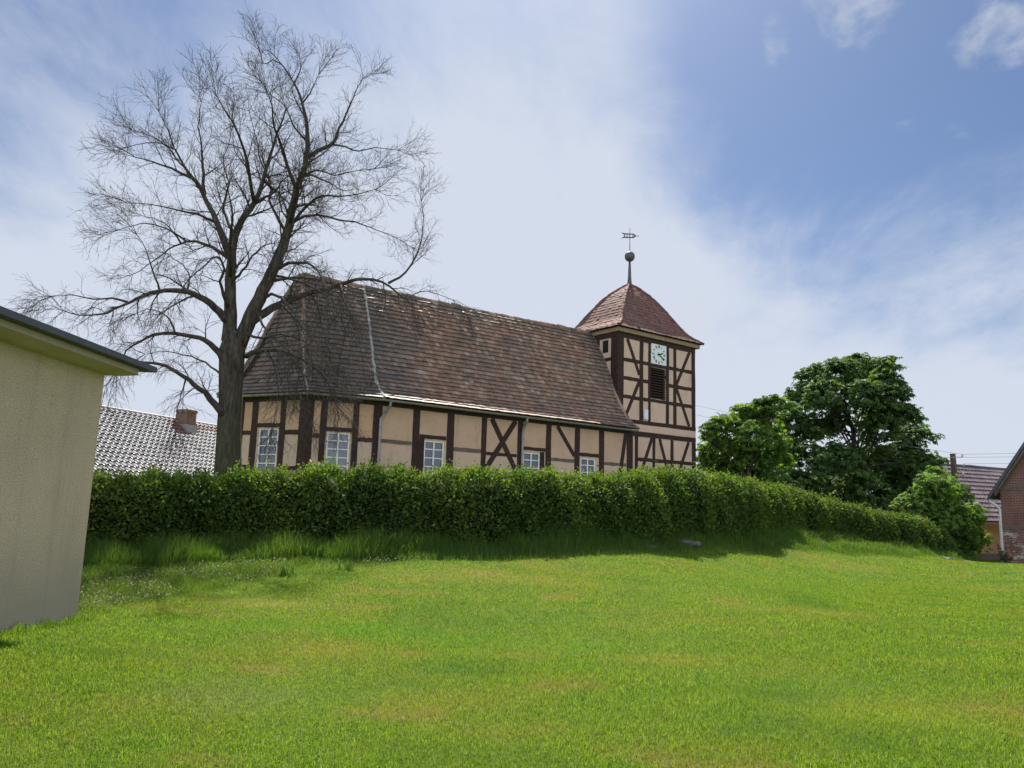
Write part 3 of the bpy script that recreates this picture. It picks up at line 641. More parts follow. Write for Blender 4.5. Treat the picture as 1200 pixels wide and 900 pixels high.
# clock
cu, cz, cr = X(16.125), 9.325, .56
mb = MB(); tf.box(mb, cu-cr, cu+cr, cz-.52, cz+.50, .0, .05)
clock = mb.build('clock_face', simple('clock_enamel', (.60, .62, .60), (.72, .74, .72), 5, .45, .05), church)
RN = ['XII','I','II','III','IIII','V','VI','VII','VIII','IX','X','XI']
nm = MB()
def stroke(p, q, w_, d=.056):
    p = Vector(p); q = Vector(q); t = (q-p).normalized(); n = Vector((-t.y, t.x))*w_/2
    c = [p-n, q-n, q+n, p+n]; nm.hexa([tf.p(cu+v.x, cz-.01+v.y, .048) for v in c]+[tf.p(cu+v.x, cz-.01+v.y, d) for v in c], .1)
for h, s in enumerate(RN):
    an = math.radians(90-30*h); er = Vector((math.cos(an), math.sin(an))); et = Vector((math.sin(an), -math.cos(an)))
    wd = {'I': .035, 'V': .075, 'X': .075}; W_ = sum(wd[c] for c in s); x = -W_/2
    r0, r1 = .345, .475
    for c in s:
        m_ = x+wd[c]/2
        if c == 'I': stroke(er*r0+et*m_, er*r1+et*m_, .02)
        elif c == 'V': stroke(er*r0+et*m_, er*r1+et*(m_-.028), .022); stroke(er*r0+et*m_, er*r1+et*(m_+.028), .013)
        else: stroke(er*r0+et*(m_+.028), er*r1+et*(m_-.028), .022); stroke(er*r0+et*(m_-.028), er*r1+et*(m_+.028), .013)
        x += wd[c]
nm.build('numerals', M['dark'], clock)
def hand(deg, ln, w_, d):
    an = math.radians(90-deg); t = Vector((math.cos(an), math.sin(an))); n = Vector((-t.y, t.x)); mb = MB()
    q = [-t*.12-n*w_*.5, t*ln*.75-n*w_*.6, t*ln, t*ln*.75+n*w_*.6, -t*.12+n*w_*.5]
    b = [tf.p(cu+v.x, cz-.01+v.y, d) for v in q]; c = [tf.p(cu+v.x, cz-.01+v.y, d+.012) for v in q]
    mb.add(b+c, [[4,3,2,1,0],[5,6,7,8,9]]+[[i, (i+1) % 5, 5+(i+1) % 5, 5+i] for i in range(5)]); mb.build('clock_hand', M['dark'], clock)
hand(72, .33, .05, .064); hand(126, .46, .034, .08)
# bell-shaped tower roof
tcn = (16.1, 3.4); cor = [(12.98, 1.12), (19.38, 1.12), (19.38, 5.72), (12.98, 5.72)]
PR = [(0, 10.30), (.06, 10.40), (.18, 10.60), (.30, 10.99), (.48, 11.83), (.68, 12.63), (.88, 13.18), (1, 13.42)]
def prof(t, k): return np.interp(t, [p[0] for p in PR], [p[1] for p in PR])
from functools import partial
patches = []
for i in range(4):
    a, b = cor[i], cor[(i+1) % 4]
    e0, e1 = cw(*a, 10.30), cw(*b, 10.30); top = cw(*tcn, 13.42)
    def pf_(t, lin0=10.30, lin1=13.42): return np.array([0, 0, np.interp(t, [p[0] for p in PR], [p[1] for p in PR])-(lin0+(lin1-lin0)*t)])
    patches.append(dict(E0=e0, E1=e1, R1=np.array(top)+1e-4, R0=np.array(top), rows=24 if i in (0, 3) else 16, tw=.17 if i in (0, 3) else .34, flare=0, profile=pf_, lift=.035,
        soot=lambda u, t: max(0, (t-.8)*2.2)+.2*RNG.random()))
troof, tp = tiled_roof('tower_roof', patches, M['tile_tower'], church)
for i in range(4):
    P, n = tp[i]; P2, n2 = tp[i-1]; m_ = (Vector(n)+Vector(n2)).normalized()
    cap_line('hip_tile', [Vector(P(0, t))+m_*.03 for t in np.linspace(0, .99, 22)], M['tile_tower'], troof, .075, .3, .8)
fb = MB()
for i in range(4):
    a, b = cor[i], cor[(i+1) % 4]; ff = Face(cw(*a, 0), cw(*b, 0)); ff.box(fb, .14, ff.L-.14, 10.062, 10.27, -.30, -.13)
fb.build('fascia', M['fascia'], troof)
fn = MB(); tc3 = cw(*tcn, 0)
fn.tube([tc3+ZV*z for z in (13.25, 13.45, 13.7, 14.3, 14.72)], [.24, .13, .10, .075, .055], 10); fn.build('finial_spike', M['lead'], troof, True)
fn = MB(); fn.ball(tc3+ZV*14.97, .275, 18, 12, (1, 1, 1.05)); fn.build('finial_ball', M['lead'], troof, True)
zc = 16.14
fn = MB(); fn.tube([tc3+ZV*15.22, tc3+ZV*16.6], [.022, .012], 6)
vd = (CA*.80-CQ*.6).normalized(); vn = Vector((vd.y, -vd.x, 0))
def plate(poly, th=.012):
    poly = [(u*.74, zc+(z-zc)*.85) for u, z in poly]
    b = [tc3+vd*u+ZV*z-vn*th for u, z in poly]; c = [tc3+vd*u+ZV*z+vn*th for u, z in poly]; k = len(poly)
    fn.add(b+c, [list(range(k))[::-1], list(range(k, 2*k))]+[[i, (i+1) % k, k+(i+1) % k, k+i] for i in range(k)])
zc = 16.14                                                   # swallow-tailed pierced banner
plate([(-.62, zc+.20), (-.40, zc+.15), (-.36, zc+.06), (-.52, zc+.10)]); plate([(-.62, zc-.20), (-.52, zc-.10), (-.36, zc-.06), (-.40, zc-.15)])
plate([(-.42, zc+.16), (.28, zc+.14), (.28, zc+.075), (-.42, zc+.085)]); plate([(-.42, zc-.16), (-.42, zc-.085), (.28, zc-.075), (.28, zc-.14)])
for u in (-.38, -.20, .0, .24): plate([(u-.025, zc-.15), (u+.045, zc-.15), (u+.015, zc), (u+.045, zc+.15), (u-.025, zc+.15), (u-.05, zc)])
plate([(.27, zc+.15), (.46, zc+.02), (.46, zc-.02), (.27, zc-.15), (.30, zc)]); plate([(.45, zc+.012), (.60, zc+.012), (.60, zc-.012), (.45, zc-.012)])
plate([(.60, zc+.035), (.68, zc), (.60, zc-.035)])
fn.build('weather_vane', M['lead'], troof)

# ------------------------------------------------------------------ rendered outbuilding at the left
SX, SY = -4.83, 9.0; srz = math.radians(.3)
shed = empty('outbuilding', (SX, SY, gz(SX, SY)), srz)
tag(shed, 'small flat-roofed outbuilding in grey-beige roughcast render, cropped by the left edge', 'outbuilding')
g0 = gz(SX, SY)
mb = MB(); mb.box((-4.0, -7.0, -.6), (0, 0, 2.84)); mb.build('wall', M['roughcast'], shed, local=True)
mb = MB(); mb.box((-4.3, -7.4, 2.845), (.30, .20, 2.92)); rs = mb.build('roof_slab', M['soffit'], shed, local=True)
mb = MB(); mb.box((-4.42, -7.5, 2.921), (.42, .42, 2.985)); mb.build('roof_edging', M['felt'], rs, local=True)
mb = MB(); mb.hexa([(-4.30,-7.4,2.815),(.12,-7.4,2.815),(.12,.10,2.815),(-4.30,.10,2.815),(-4.30,-7.4,2.85),(.32,-7.4,2.85),(.32,.22,2.85),(-4.30,.22,2.85)])
mb.build('soffit_board', M['soffit'], rs, local=True)

# ------------------------------------------------------------------ pantiled houses
def pantiles(Lx, slope_pts, tw, rows, mat, name, parent, lift=.055, amp=.045, patch=None):
    """roof plane in local coords: x along the eave 0..Lx, slope_pts = (eave yz, ridge yz)"""
    (y0, z0), (y1, z1) = slope_pts; sl = np.array([0, y1-y0, z1-z0]); n = np.array([0, -(z1-z0), (y1-y0)]); n = n/np.linalg.norm(n); n = n if n[2] > 0 else -n
    k = int(Lx/tw); V = []; F = []; A = []; S = []; seg = 6
    prof_ = [(-.5, -.2), (-.36, .55), (-.2, 1.), (-.02, .75), (.16, .1), (.34, -.25), (.5, -.2)]
    for r in range(rows):
        t0, t1 = r/rows, min(1, (r+1.1)/rows)
        for i in range(k):
            b = len(V); lf = lift+RNG.normal(0, .004); rv = RNG.random(); sv = patch((i+.5)/k, t0) if patch else 0
            for t, l in ((t0, lf), (t1, .012)):
                for (px, pz) in prof_: V.append(np.array([(i+.5+px*1.02)*tw, y0, z0])+sl*t+n*(l+amp*pz))
            for (px, pz) in prof_: V.append(np.array([(i+.5+px*1.02)*tw, y0, z0])+sl*t0+n*(lf+amp*pz-.025))
            for j in range(seg):
                F.append([b+j, b+j+1, b+7+j+1, b+7+j]); F.append([b+14+j, b+14+j+1, b+j+1, b+j]); A += [.02+rv*.98, 0.]; S += [sv, sv]  # lips take the darkest stop: shadow gaps between rows painted in
    b = len(V)
    for t in (0, 1):
        for x in (0, Lx): V.append(np.array([x, y0, z0])+sl*t-n*.05)
    F.append([b, b+1, b+3, b+2]); A.append(0); S.append(0)
    return mesh_obj(name, V, F, mat, parent, {'rnd': A, 'soot': S}, local=True)
# left house: ridge runs away from us; local x along the ridge
lh = empty('pantiled_house', (-23.7, 32.4, gz(-23.7, 32.4)), math.atan2(9, 2.64)); g1 = lh.location.z
tag(lh, 'house with pale grey glinting pantile roof and brick chimney, left of the bare tree', 'house')
LX = 17.6; rzh = 5.93-g1; ez = 1.6; hw = 4.6
lr = pantiles(LX, ((-hw-.4, ez), (0, rzh)), .38, 18, M['pan_grey'], 'roof', lh, .10, .075, patch=lambda u, t: 1. if (.725 < u < .80 and .74 < t < .92) or (u > .77 and .86 < t < .93) else 0)
lr2 = pantiles(LX, ((hw+.4, ez), (0, rzh)), .60, 11, M['pan_grey'], 'roof', lh)
mb = MB(); mb.tube([(0, 0, rzh+.02), (LX, 0, rzh+.02)], .12, 8); mb.build('ridge_tile', M['pan_mauve'], lr, local=True)
mb = MB(); mb.box((.3, -hw, -.5), (LX-.2, hw, ez+.25))
for x in (.3, LX-.2): mb.add([(x, -hw, ez+.2), (x, hw, ez+.2), (x, 0, rzh-.12)], [[0,1,2]])
mb.build('wall', M['wall_white'], lh, local=True)
mb = MB(); mb.hexa([(LX+.002, -hw-.35, ez-.18), (LX+.06, -hw-.35, ez-.18), (LX+.06, 0, rzh-.16), (LX+.002, 0, rzh-.16), (LX+.002, -hw-.35, ez+.02), (LX+.06, -hw-.35, ez+.02), (LX+.06, 0, rzh+.05), (LX+.002, 0, rzh+.05)])
mb.build('bargeboard', M['wall_white'], lr, local=True)
mb = MB(); cx, cy = LX*.785, -.55
mb.box((cx-.42, cy-.36, rzh-1.4), (cx+.42, cy+.36, rzh+.62)); mb.box((cx-.46, cy-.40, rzh+.45), (cx+.46, cy+.40, rzh+.60)); ch = mb.build('chimney', M['brick_chimney'], lr, local=True)
mb = MB(); mb.box((cx-.50, cy-.47, rzh-.75), (cx+.50, cy+.40, rzh-.28)); mb.build('flashing', M['zinc'], ch, local=True)
# right house
d_r = np.array([33.774-27.775, 53-50.]); rh_o = np.array([27.775, 50.])-d_r/np.linalg.norm(d_r)*3.2
rh = empty('pantiled_house', (*rh_o, gz(*rh_o)), math.atan2(d_r[1], d_r[0])); g2 = rh.location.z
tag(rh, 'low house with mauve-brown tiled roof and tan wall, beside the brick barn', 'house')
RX = 20.; rr = 5.0-g2; re = 1.45-g2
ro = pantiles(RX, ((-4.3, re), (0, rr)), .34, 13, M['pan_mauve'], 'roof', rh, .07, .035); pantiles(RX, ((4.3, re), (0, rr)), .68, 8, M['pan_mauve'], 'roof', rh)
mb = MB(); mb.tube([(RX*i/24, 0, rr+.03+random.uniform(-.02, .02)) for i in range(25)], .11, 8); mb.build('ridge_tile', M['lead'], ro, local=True)
mb = MB(); mb.box((.2, -3.8, -.6), (RX-.2, 3.8, re+.1))
for x in (.2, RX-.2): mb.add([(x, -3.8, re+.1), (x, 3.8, re+.1), (x, 0, rr-.1)], [[0,1,2]])
mb.build('wall', M['wall_tan'], rh, local=True)
mb = MB(); mb.box((.1, -4.38, re-.14), (RX-.1, -4.25, re-.02)); mb.build('gutter', M['zinc'], rh, local=True)
mb = MB(); mb.box((.18, -3.82, -.6), (RX-.18, -3.70, .32)); mb.build('plinth', M['plinth'], rh, local=True)

# ------------------------------------------------------------------ brick barn at the right edge (gable towards us)
bo = (24.15, 38.0); barn = empty('brick_barn', (*bo, gz(*bo)), math.radians(-48)); g3 = barn.location.z
tag(barn, 'red brick barn gable with timber bands and white downpipe at the right edge', 'barn')
W_, D_ = 8.0, 14.; be = 3.15-g3; br_ = be+W_/2*1.55
mb = MB(); mb.box((0, 0, -.8), (W_, D_, be))
for y in (0, D_): mb.add([(0, y, be), (W_, y, be), (W_/2, y, br_)], [[0,1,2]])
bw = mb.build('wall', M['brick'], barn, local=True)
mb = MB(); mb.box((-.05, -.03, be-.12), (W_+.05, .1, be+.06)); mb.build('tie_beam', M['timber_grey'], bw, local=True)
mb = MB(); mb.box((-.02, -.03, be-2.02), (W_+.02, .1, be-1.86)); mb.build('band_beam', M['timber_grey'], bw, local=True)
mb = MB()
for sgn, x0 in ((1, -.45), (-1, W_+.45)):
    a, c = (x0, be-.55), (W_/2, br_+.09); 
    mb.hexa([(a[0], -.38, a[1]), (c[0], -.38, c[1]), (c[0], D_+.4, c[1]), (a[0], D_+.4, a[1]), (a[0], -.38, a[1]+.13), (c[0], -.38, c[1]+.13), (c[0], D_+.4, c[1]+.13), (a[0], D_+.4, a[1]+.13)])
brf = mb.build('roof', M['felt'], barn, local=True)
mb = MB()
for x0 in (-.45, W_+.45):
    a, c = (x0, be-.62), (W_/2, br_+.0); w2 = .17
    mb.hexa([(a[0], -.43, a[1]-.06), (c[0], -.43, c[1]-.06), (c[0], -.385, c[1]-.06), (a[0], -.385, a[1]-.06), (a[0], -.43, a[1]+w2), (c[0], -.43, c[1]+w2), (c[0], -.385, c[1]+w2), (a[0], -.385, a[1]+w2)])
mb.build('bargeboard', M['lead'], brf, local=True)
mb = MB()
for x0, xs in ((-.16, 1), (W_+.16, -1)):
    a, c = (x0, be-.26), (W_/2, br_-.10)
    mb.hexa([(a[0], -.375, a[1]-.16), (c[0], -.375, c[1]-.16), (c[0], -.01, c[1]-.16), (a[0], -.01, a[1]-.16), (a[0], -.375, a[1]), (c[0], -.375, c[1]), (c[0], -.01, c[1]), (a[0], -.01, a[1])])
mb.build('rafter', M['timber_grey'], brf, local=True)
mb = MB(); mb.tube([(-.50, -.2, be-.52), (-.45, -.2, be-.68), (-.2, -.15, be-.85), (-.05, -.09, be-1.05), (-.05, -.09, -.3)], .06, 8); mb.build('downpipe', M['porcelain'], barn, local=True)
mb = MB(); mb.tube([(-.52, -.35, be-.5), (-.52, D_, be-.5)], .07, 8); mb.build('gutter', M['porcelain'], barn, local=True)

# ------------------------------------------------------------------ utility pole and wires
po = Vector((25.98, 45, gz(25.98, 45)))
pole = empty('utility_pole', po); tag(pole, 'dark wooden utility pole with small insulators rising behind the chestnut', 'utility pole')
mb = MB(); mb.tube([po-ZV*.3, Vector((25.99, 45, 3.8)), Vector((25.95, 45, 5.32))], [.19, .165, .15], 10); mb.build('pole_shaft', M['timber_grey'], pole)
ins = []
for z, dx in ((5.10, .5), (4.88, -.45), (4.55, .55), (4.35, -.5), (4.02, .5)):
    mb = MB(); p = Vector((25.96, 45, z)); q = p+Vector((dx, -.1, .04)); mb.tube([p, q], .022, 6); br = mb.build('bracket', M['lead'], pole)
    mb = MB(); mb.ball(q+ZV*.09, .055, 8, 6, (1, 1, 1.7)); mb.build('insulator', M['porcelain'], br); ins.append(q+ZV*.16)
def wire(a, b, sag, label, grp):
    a, b = Vector(a), Vector(b); n = 16; mb = MB(); base = min(a, b, key=lambda v: v.z)
    o = empty('overhead_wire', a)
    mb.tube([a.lerp(b, i/n)-ZV*sag*4*(i/n)*(1-i/n) for i in range(n+1)], .011, 5); m = mb.build('overhead_wire', M['wire']); 
    bpy.data.objects.remove(o); tag(m, label, 'wire', grp); return m
GR = 'wires on the utility pole'
lb = ['topmost overhead wire running right from the utility pole over the barn', 'second overhead wire from the top, right of the utility pole', 'third overhead wire from the top, right of the utility pole', 'lowest overhead wire right of the utility pole, crossing the tiled roof and barn']
for (p, dz), t_ in zip(((ins[0], 0), (ins[1], -.05), (ins[2], 0), (ins[4], 0)), lb): wire(p, (36.5, 30.5, p.z+.06+dz), .10, t_, GR)
lb = ['upper faint wire in the sky between the church tower and the small chestnut', 'middle faint wire in the sky between the church tower and the small chestnut', 'lower faint wire in the sky between the church tower and the small chestnut']
for p, dz, t_ in zip((ins[0], ins[1], ins[3]), (0, -.7, -1.6), lb): wire(p, (7.5, 52., 9.8+dz), .35, t_, GR)

# ------------------------------------------------------------------ trees: branch generator
def pix_dir(px, py): return Fv + Rv*((px-600)/900) + Uv*((450-py)/900)
def at(px, py, y):                                          # helper to lay out the limbs of the bare tree at real depth y
    d = pix_dir(px, py); return Vector((0, 0, EYE)) + d*(y/d.y)
def resample(P, step):
    P = np.array([tuple(p) for p in P]); 
    # smooth with Catmull-Rom
    Q = [P[0]]; Pe = np.vstack([2*P[0]-P[1], P, 2*P[-1]-P[-2]])
    for i in range(1, len(Pe)-2):
        p0, p1, p2, p3 = Pe[i-1:i+3]; m = max(2, int(np.linalg.norm(p2-p1)/step))
        for k in range(1, m+1):
            t = k/m; Q.append(.5*((2*p1)+(-p0+p2)*t+(2*p0-5*p1+4*p2-p3)*t*t+(-p0+3*p1-3*p2+p3)*t**3))
    return np.array(Q)
def batch_tubes(B, k):
    """B: list of (pts (n,3), r0, r1); all with the same n. returns V,F"""
    if not B: return np.zeros((0, 3)), np.zeros((0, 4), int)
    P = np.array([b[0] for b in B]); m, n = P.shape[:2]; r0 = np.array([b[1] for b in B]); r1 = np.array([b[2] for b in B])
    t = P[:, -1]-P[:, 0]; t /= np.linalg.norm(t, axis=1)[:, None]+1e-9
    ref = np.where(np.abs(t[:, 2:3]) < .8, np.array([[0, 0, 1.]]), np.array([[1., 0, 0]])); a = np.cross(t, ref); a /= np.linalg.norm(a, axis=1)[:, None]; b = np.cross(t, a)
    an = 2*np.pi*np.arange(k)/k; R = r0[:, None]+(r1-r0)[:, None]*np.linspace(0, 1, n)[None]
    V = P[:, :, None, :] + R[:, :, None, None]*(a[:, None, None, :]*np.cos(an)[None, None, :, None]+b[:, None, None, :]*np.sin(an)[None, None, :, None])
    idx = np.arange(m*n*k).reshape(m, n, k); nx = np.roll(idx, -1, 2)
    F = np.stack([idx[:, :-1], nx[:, :-1], nx[:, 1:], idx[:, 1:]], -1).reshape(-1, 4)
    return V.reshape(-1, 3), F
def spawn(parent, rmin, gap, lmin, lmax, ang, n, start=.15, droop=0., wander=.16, up=0., taper=.3, endtwig=True, rr=.5):
    """side shoots along a polyline (pts, r0, r1)"""
    P, ra, rb = parent; out = []; seg = np.linalg.norm(np.diff(P, axis=0), axis=1); cum = np.r_[0, np.cumsum(seg)]; Lt = cum[-1]
    d = Lt*start+RNG.random()*gap; side = RNG.random()*6.28
    while d < Lt:
        i = min(len(seg)-1, np.searchsorted(cum, d)-1); f = (d-cum[i])/max(seg[i], 1e-6); p = P[i]+(P[i+1]-P[i])*f; t = (P[i+1]-P[i])/max(seg[i], 1e-6)
        side += 2.4+RNG.normal(0, .5); q = np.cross(t, [0, 0, 1.]); q = q/(np.linalg.norm(q)+1e-6) if np.linalg.norm(q) > .05 else np.array([1., 0, 0]); b = np.cross(q, t)
        a = ang*(1+RNG.normal(0, .18)); dr = t*math.cos(a)+(q*math.cos(side)+b*math.sin(side))*math.sin(a)
        ln = (lmin+(lmax-lmin)*RNG.random())*(1-.55*d/Lt); pts = [p]; v = dr/np.linalg.norm(dr)
        for k in range(n-1):
            v = v+RNG.normal(0, wander, 3)+np.array([0, 0, (up-droop*(k+1)/n)*.35]); v /= np.linalg.norm(v); pts.append(pts[-1]+v*ln/(n-1))
        rad = max(rmin, (ra+(rb-ra)*d/Lt)*rr); out.append((np.array(pts), min(rad, .022*ln+rmin*.6), rmin*taper+.0012)); d += gap*(.6+.8*RNG.random())
    return out

# ------------------------------------------------------------------ the bare tree
TY = 20.5
bt_base = Vector((-7.43, TY, gz(-7.43, TY))); bare = empty('bare_tree', bt_base)
tag(bare, 'tall leafless tree with drooping twigs standing behind the hedge in front of the church choir', 'tree')
def limb_path(pix, y0, y1):
    n = len(pix); return [at(px, py, y0+(y1-y0)*i/(n-1)) for i, (px, py) in enumerate(pix)]
LIMBS = [  # pixels of the centre line, depth at both ends, radius at both ends
 ([(268,400),(270,360),(270,317),(275,278),(288,252),(299,238),(308,212),(320,172),(328,150),(335,128)], 20.5, 19.8, .20, .02, 'leader'),
 ([(280,405),(290,380),(304,350),(318,320),(328,298),(337,272),(345,233),(354,205),(359,182),(359,149),(352,112),(336,84),(322,66)], 20.5, 21.2, .215, .012, 'leader'),
 ([(271,303),(262,280),(254,261),(238,226),(224,208),(201,198),(177,189),(158,184)], 20.4, 18.9, .13, .012, ''),
 ([(228,212),(219,200),(205,173),(196,152),(186,130)], 19.8, 19.4, .055, .01, ''),
 ([(240,228),(238,205),(236,177),(233,149),(236,120)], 19.9, 20.4, .06, .01, ''),
 ([(359,185),(374,176),(390,168),(398,150),(406,133),(418,106),(425,92)], 21., 21.8, .085, .01, ''),
 ([(388,169),(405,172),(420,177),(440,173),(466,176)], 21.3, 22.0, .04, .008, ''),
 ([(340,266),(352,248),(369,233),(387,229),(410,229),(440,222)], 21., 19.6, .06, .01, ''),
 ([(341,262),(356,253),(373,252),(398,257),(425,263),(460,277)], 21., 22.6, .06, .01, ''),
 ([(320,318),(331,311),(345,308),(360,309),(370,314),(378,328),(384,348)], 20.9, 19.4, .075, .012, ''),
 ([(296,376),(312,365),(330,356),(364,343),(397,334),(425,327),(448,330),(466,343),(482,356)], 20.6, 22.2, .15, .02, ''),
 ([(455,332),(468,325),(481,312),(490,296),(495,278),(496,255),(494,236)], 21.9, 22.4, .05, .008, ''),
 ([(466,344),(478,349),(492,341),(508,343),(530,351)], 22.1, 22.6, .03, .007, ''),
 ([(268,378),(258,366),(247,355),(233,347),(219,342),(200,340),(187,341),(168,346),(154,353),(135,362),(117,369),(92,369),(74,364)], 20.4, 18.4, .135, .012, ''),
 ([(150,354),(132,350),(110,350),(84,346),(68,346)], 19.2, 18.6, .04, .008, ''),
 ([(264,425),(257,413),(246,402),(233,396),(205,390),(180,392),(164,400),(149,412),(138,432)], 20.4, 19.0, .12, .015, ''),
 ([(262,486),(252,474),(240,460),(228,450),(215,441),(195,430),(178,425),(160,424)], 20.3, 19.0, .12, .03, ''),
 ([(218,443),(214,455),(210,470),(206,490)], 19.7, 19.4, .03, .008, ''),
 ([(268,303),(256,294),(243,287),(230,283),(219,283),(205,288),(190,298),(172,312),(155,322)], 20.5, 21.6, .075, .01, ''),
 ([(212,285),(203,272),(192,262),(180,256),(165,252)], 21.1, 21.6, .035, .008, ''),
 ([(268,360),(262,345),(258,330),(262,315),(255,300),(240,310),(222,328),(205,350)], 20.3, 18.2, .06, .01, ''),
 ([(288,418),(298,413),(310,410),(331,412),(348,418),(362,426),(377,438),(388,455),(394,475)], 20.5, 19.6, .085, .012, ''),
 ([(305,352),(318,345),(330,350),(342,362),(352,380),(360,402)], 20.7, 19.2, .06, .01, ''),
 ([(340,411),(352,430),(358,455),(362,480)], 19.9, 19.3, .03, .007, ''), ([(352,380),(368,398),(382,425),(390,450)], 19.9, 19.0, .03, .007, ''), ([(330,356),(345,375),(352,405),(350,440)], 20.7, 19.8, .035, .007, ''), ([(400,334),(398,360),(404,390),(396,430)], 21.2, 20.2, .03, .007, ''), ([(310,410),(322,430),(326,460),(322,490)], 20.2, 19.2, .03, .007, ''),
 ([(226,210),(212,192),(196,172),(178,160),(155,152)], 19.8, 20.8, .04, .008, ''), ([(207,176),(190,168),(172,168),(150,172)], 19.5, 18.6, .03, .007, ''), ([(254,261),(232,252),(208,246),(180,240),(150,238)], 20.2, 19.2, .05, .008, ''), ([(219,283),(196,268),(168,262),(138,270)], 20.8, 20.0, .035, .007, ''),
 ([(288,390),(306,396),(328,392),(352,398),(376,412),(398,432)], 20.4, 21.4, .05, .008, ''), ([(318,322),(350,330),(380,345),(405,368)], 20.9, 20.0, .045, .008, ''), ([(354,206),(372,200),(392,205),(415,200),(438,198)], 21.1, 20.2, .04, .008, ''), ([(260,440),(240,425),(222,418),(196,412),(170,415)], 20.4, 21.4, .04, .008, ''),
 ([(300,362),(308,380),(316,395),(330,420),(338,450)], 20.4, 18.9, .05, .01, ''),
 ([(275,275),(266,258),(262,240),(268,215),(262,190),(270,160)], 20.5, 22.2, .06, .01, ''),
 ([(300,238),(318,228),(330,214),(345,200)], 20.1, 18.6, .05, .01, ''),
 ([(336,275),(325,255),(316,235),(318,215),(306,190),(300,160),(292,130)], 21., 22.8, .06, .009, ''),
 ([(272,330),(284,318),(296,300),(306,290),(320,285)], 20.5, 18.4, .05, .01, ''),
 ([(355,120),(364,108),(373,88)], 21.2, 20.4, .035, .008, ''), ([(345,98),(352,80),(352,70)], 21.2, 21.9, .03, .008, ''), ([(330,75),(320,70),(310,75),(305,62)], 21.1, 20.6, .025, .008, ''),
 ([(359,165),(346,150),(340,138),(330,120),(318,112)], 21.1, 19.9, .04, .009, ''),
 ([(187,341),(182,325),(176,305),(170,290),(160,275)], 19.5, 18.8, .035, .008, ''), ([(219,342),(222,325),(214,310),(200,300)], 19.8, 20.8, .035, .008, ''),
 ([(205,390),(200,375),(188,366),(172,362),(158,368)], 19.6, 20.5, .035, .008, ''), ([(397,334),(402,350),(412,370),(420,395),(424,420)], 21.4, 20.4, .035, .008, ''), ([(364,343),(372,360),(378,385),(385,410)], 21.1, 20.0, .035, .008, ''),
]
def build_bare():
    tp_ = [at(px, py, TY) for px, py in ((267, 575), (268, 540), (269, 500), (270, 470), (271, 440), (273, 410), (276, 390))]
    mb = MB(); mb.tube(tp_[:1]+tp_[1:], [.40, .325, .30, .295, .31, .335, .26], 16)
    # lumpy bark
    mb.V = [tuple(np.array(v)+RNG.normal(0, .012, 3)) for v in mb.V]
    trunk = mb.build('trunk', M['bark'], bare, smooth=True)
    lv0 = []
    for pix, y0, y1, r0, r1, kind in LIMBS:
        P = resample(limb_path(pix, y0, y1), .22); P[1:-1] += RNG.normal(0, .012, (len(P)-2, 3)); lv0.append((P, r0*(.85 if r0 < .2 else 1), r1))
    for P, r0, r1 in lv0:
        n = len(P); mb = MB(); f = np.linspace(0, 1, n); mb.tube(P, list(r0*(1-f)**1.3*(1-r1/r0)+r1), 9 if r0 > .1 else 7)
        mb.build('limb', M['bark'] if r0 > .11 else M['bark_branch'], bare, smooth=True)
    # short limbs coming towards and going away from the viewer
    extra = []
    for i in (0, 1, 0, 1, 1, 0, 1, 1):
        P, r0, r1 = lv0[i]; k = int(len(P)*RNG.uniform(.15, .7)); s = 1 if len(extra) % 2 else -1; v = np.array([RNG.normal(0, .35), s*1., .55]); v /= np.linalg.norm(v); pts = [P[k]]
        for j in range(8): v = v+np.array([RNG.normal(0, .12), RNG.normal(0, .1), -.05]); v /= np.linalg.norm(v); pts.append(pts[-1]+v*.45)
        extra.append((np.array(pts), .06, .01))
    V, F = batch_tubes(extra, 6)
    n = len(extra)
    for P, r0, r1 in extra:
        mb = MB(); mb.tube(P, list(np.linspace(r0, r1, len(P))), 6); mb.build('limb', M['bark_branch'], bare, smooth=True)
    src = lv0+extra; l1 = []; l2 = []; l3 = []
    for b in src:
        zmid = b[0][len(b[0])//2][2]; low = zmid < 8.6
        lm = min(2.3, .55+.32*np.linalg.norm(b[0][-1]-b[0][0]))
        lm *= .6 if zmid > 11.5 else .92
        l1 += spawn(b, .006, .26, lm*.45, lm, .85, 7, .18, droop=.75 if low else .12, up=.1 if low else .38, wander=.16, rr=.42)
        # the tip divides into a spray
        tipv = b[0][-1]-b[0][-3]; tipv /= np.linalg.norm(tipv)
        for _ in range(4):
            v = tipv+RNG.normal(0, .35, 3); pts = [b[0][-1]]
            for k in range(6): v = v/np.linalg.norm(v)+RNG.normal(0, .12, 3)+np.array([0, 0, -.12 if low else .03]); v /= np.linalg.norm(v); pts.append(pts[-1]+v*RNG.uniform(.12, .2))
            l1.append((np.array(pts), .008, .003))
    for b in l1: 
        low = b[0][0][2] < 8.0
        l2 += spawn(b, .0043, .108, .35, 1.0, .72, 5, .12, droop=.85 if low else .1, up=.0 if low else .25, wander=.15, rr=.6)
    for b in l2:
        low = b[0][0][2] < 7.5
        l3 += spawn(b, .0034, .105, .15, .5, .62, 4, .15, droop=.8 if low else .05, up=.1, wander=.12, rr=.7)
    Vs, Fs, off = [], [], 0
    for B, k in ((l1, 5), (l2, 3), (l3, 3)):
        V, F = batch_tubes(B, k); Vs.append(V); Fs.append(F+off); off += len(V)
    mesh_obj('crown', np.vstack(Vs), np.vstack(Fs), M['bark_branch'], bare)
    print('bare tree twigs', len(l1), len(l2), len(l3))
build_bare()

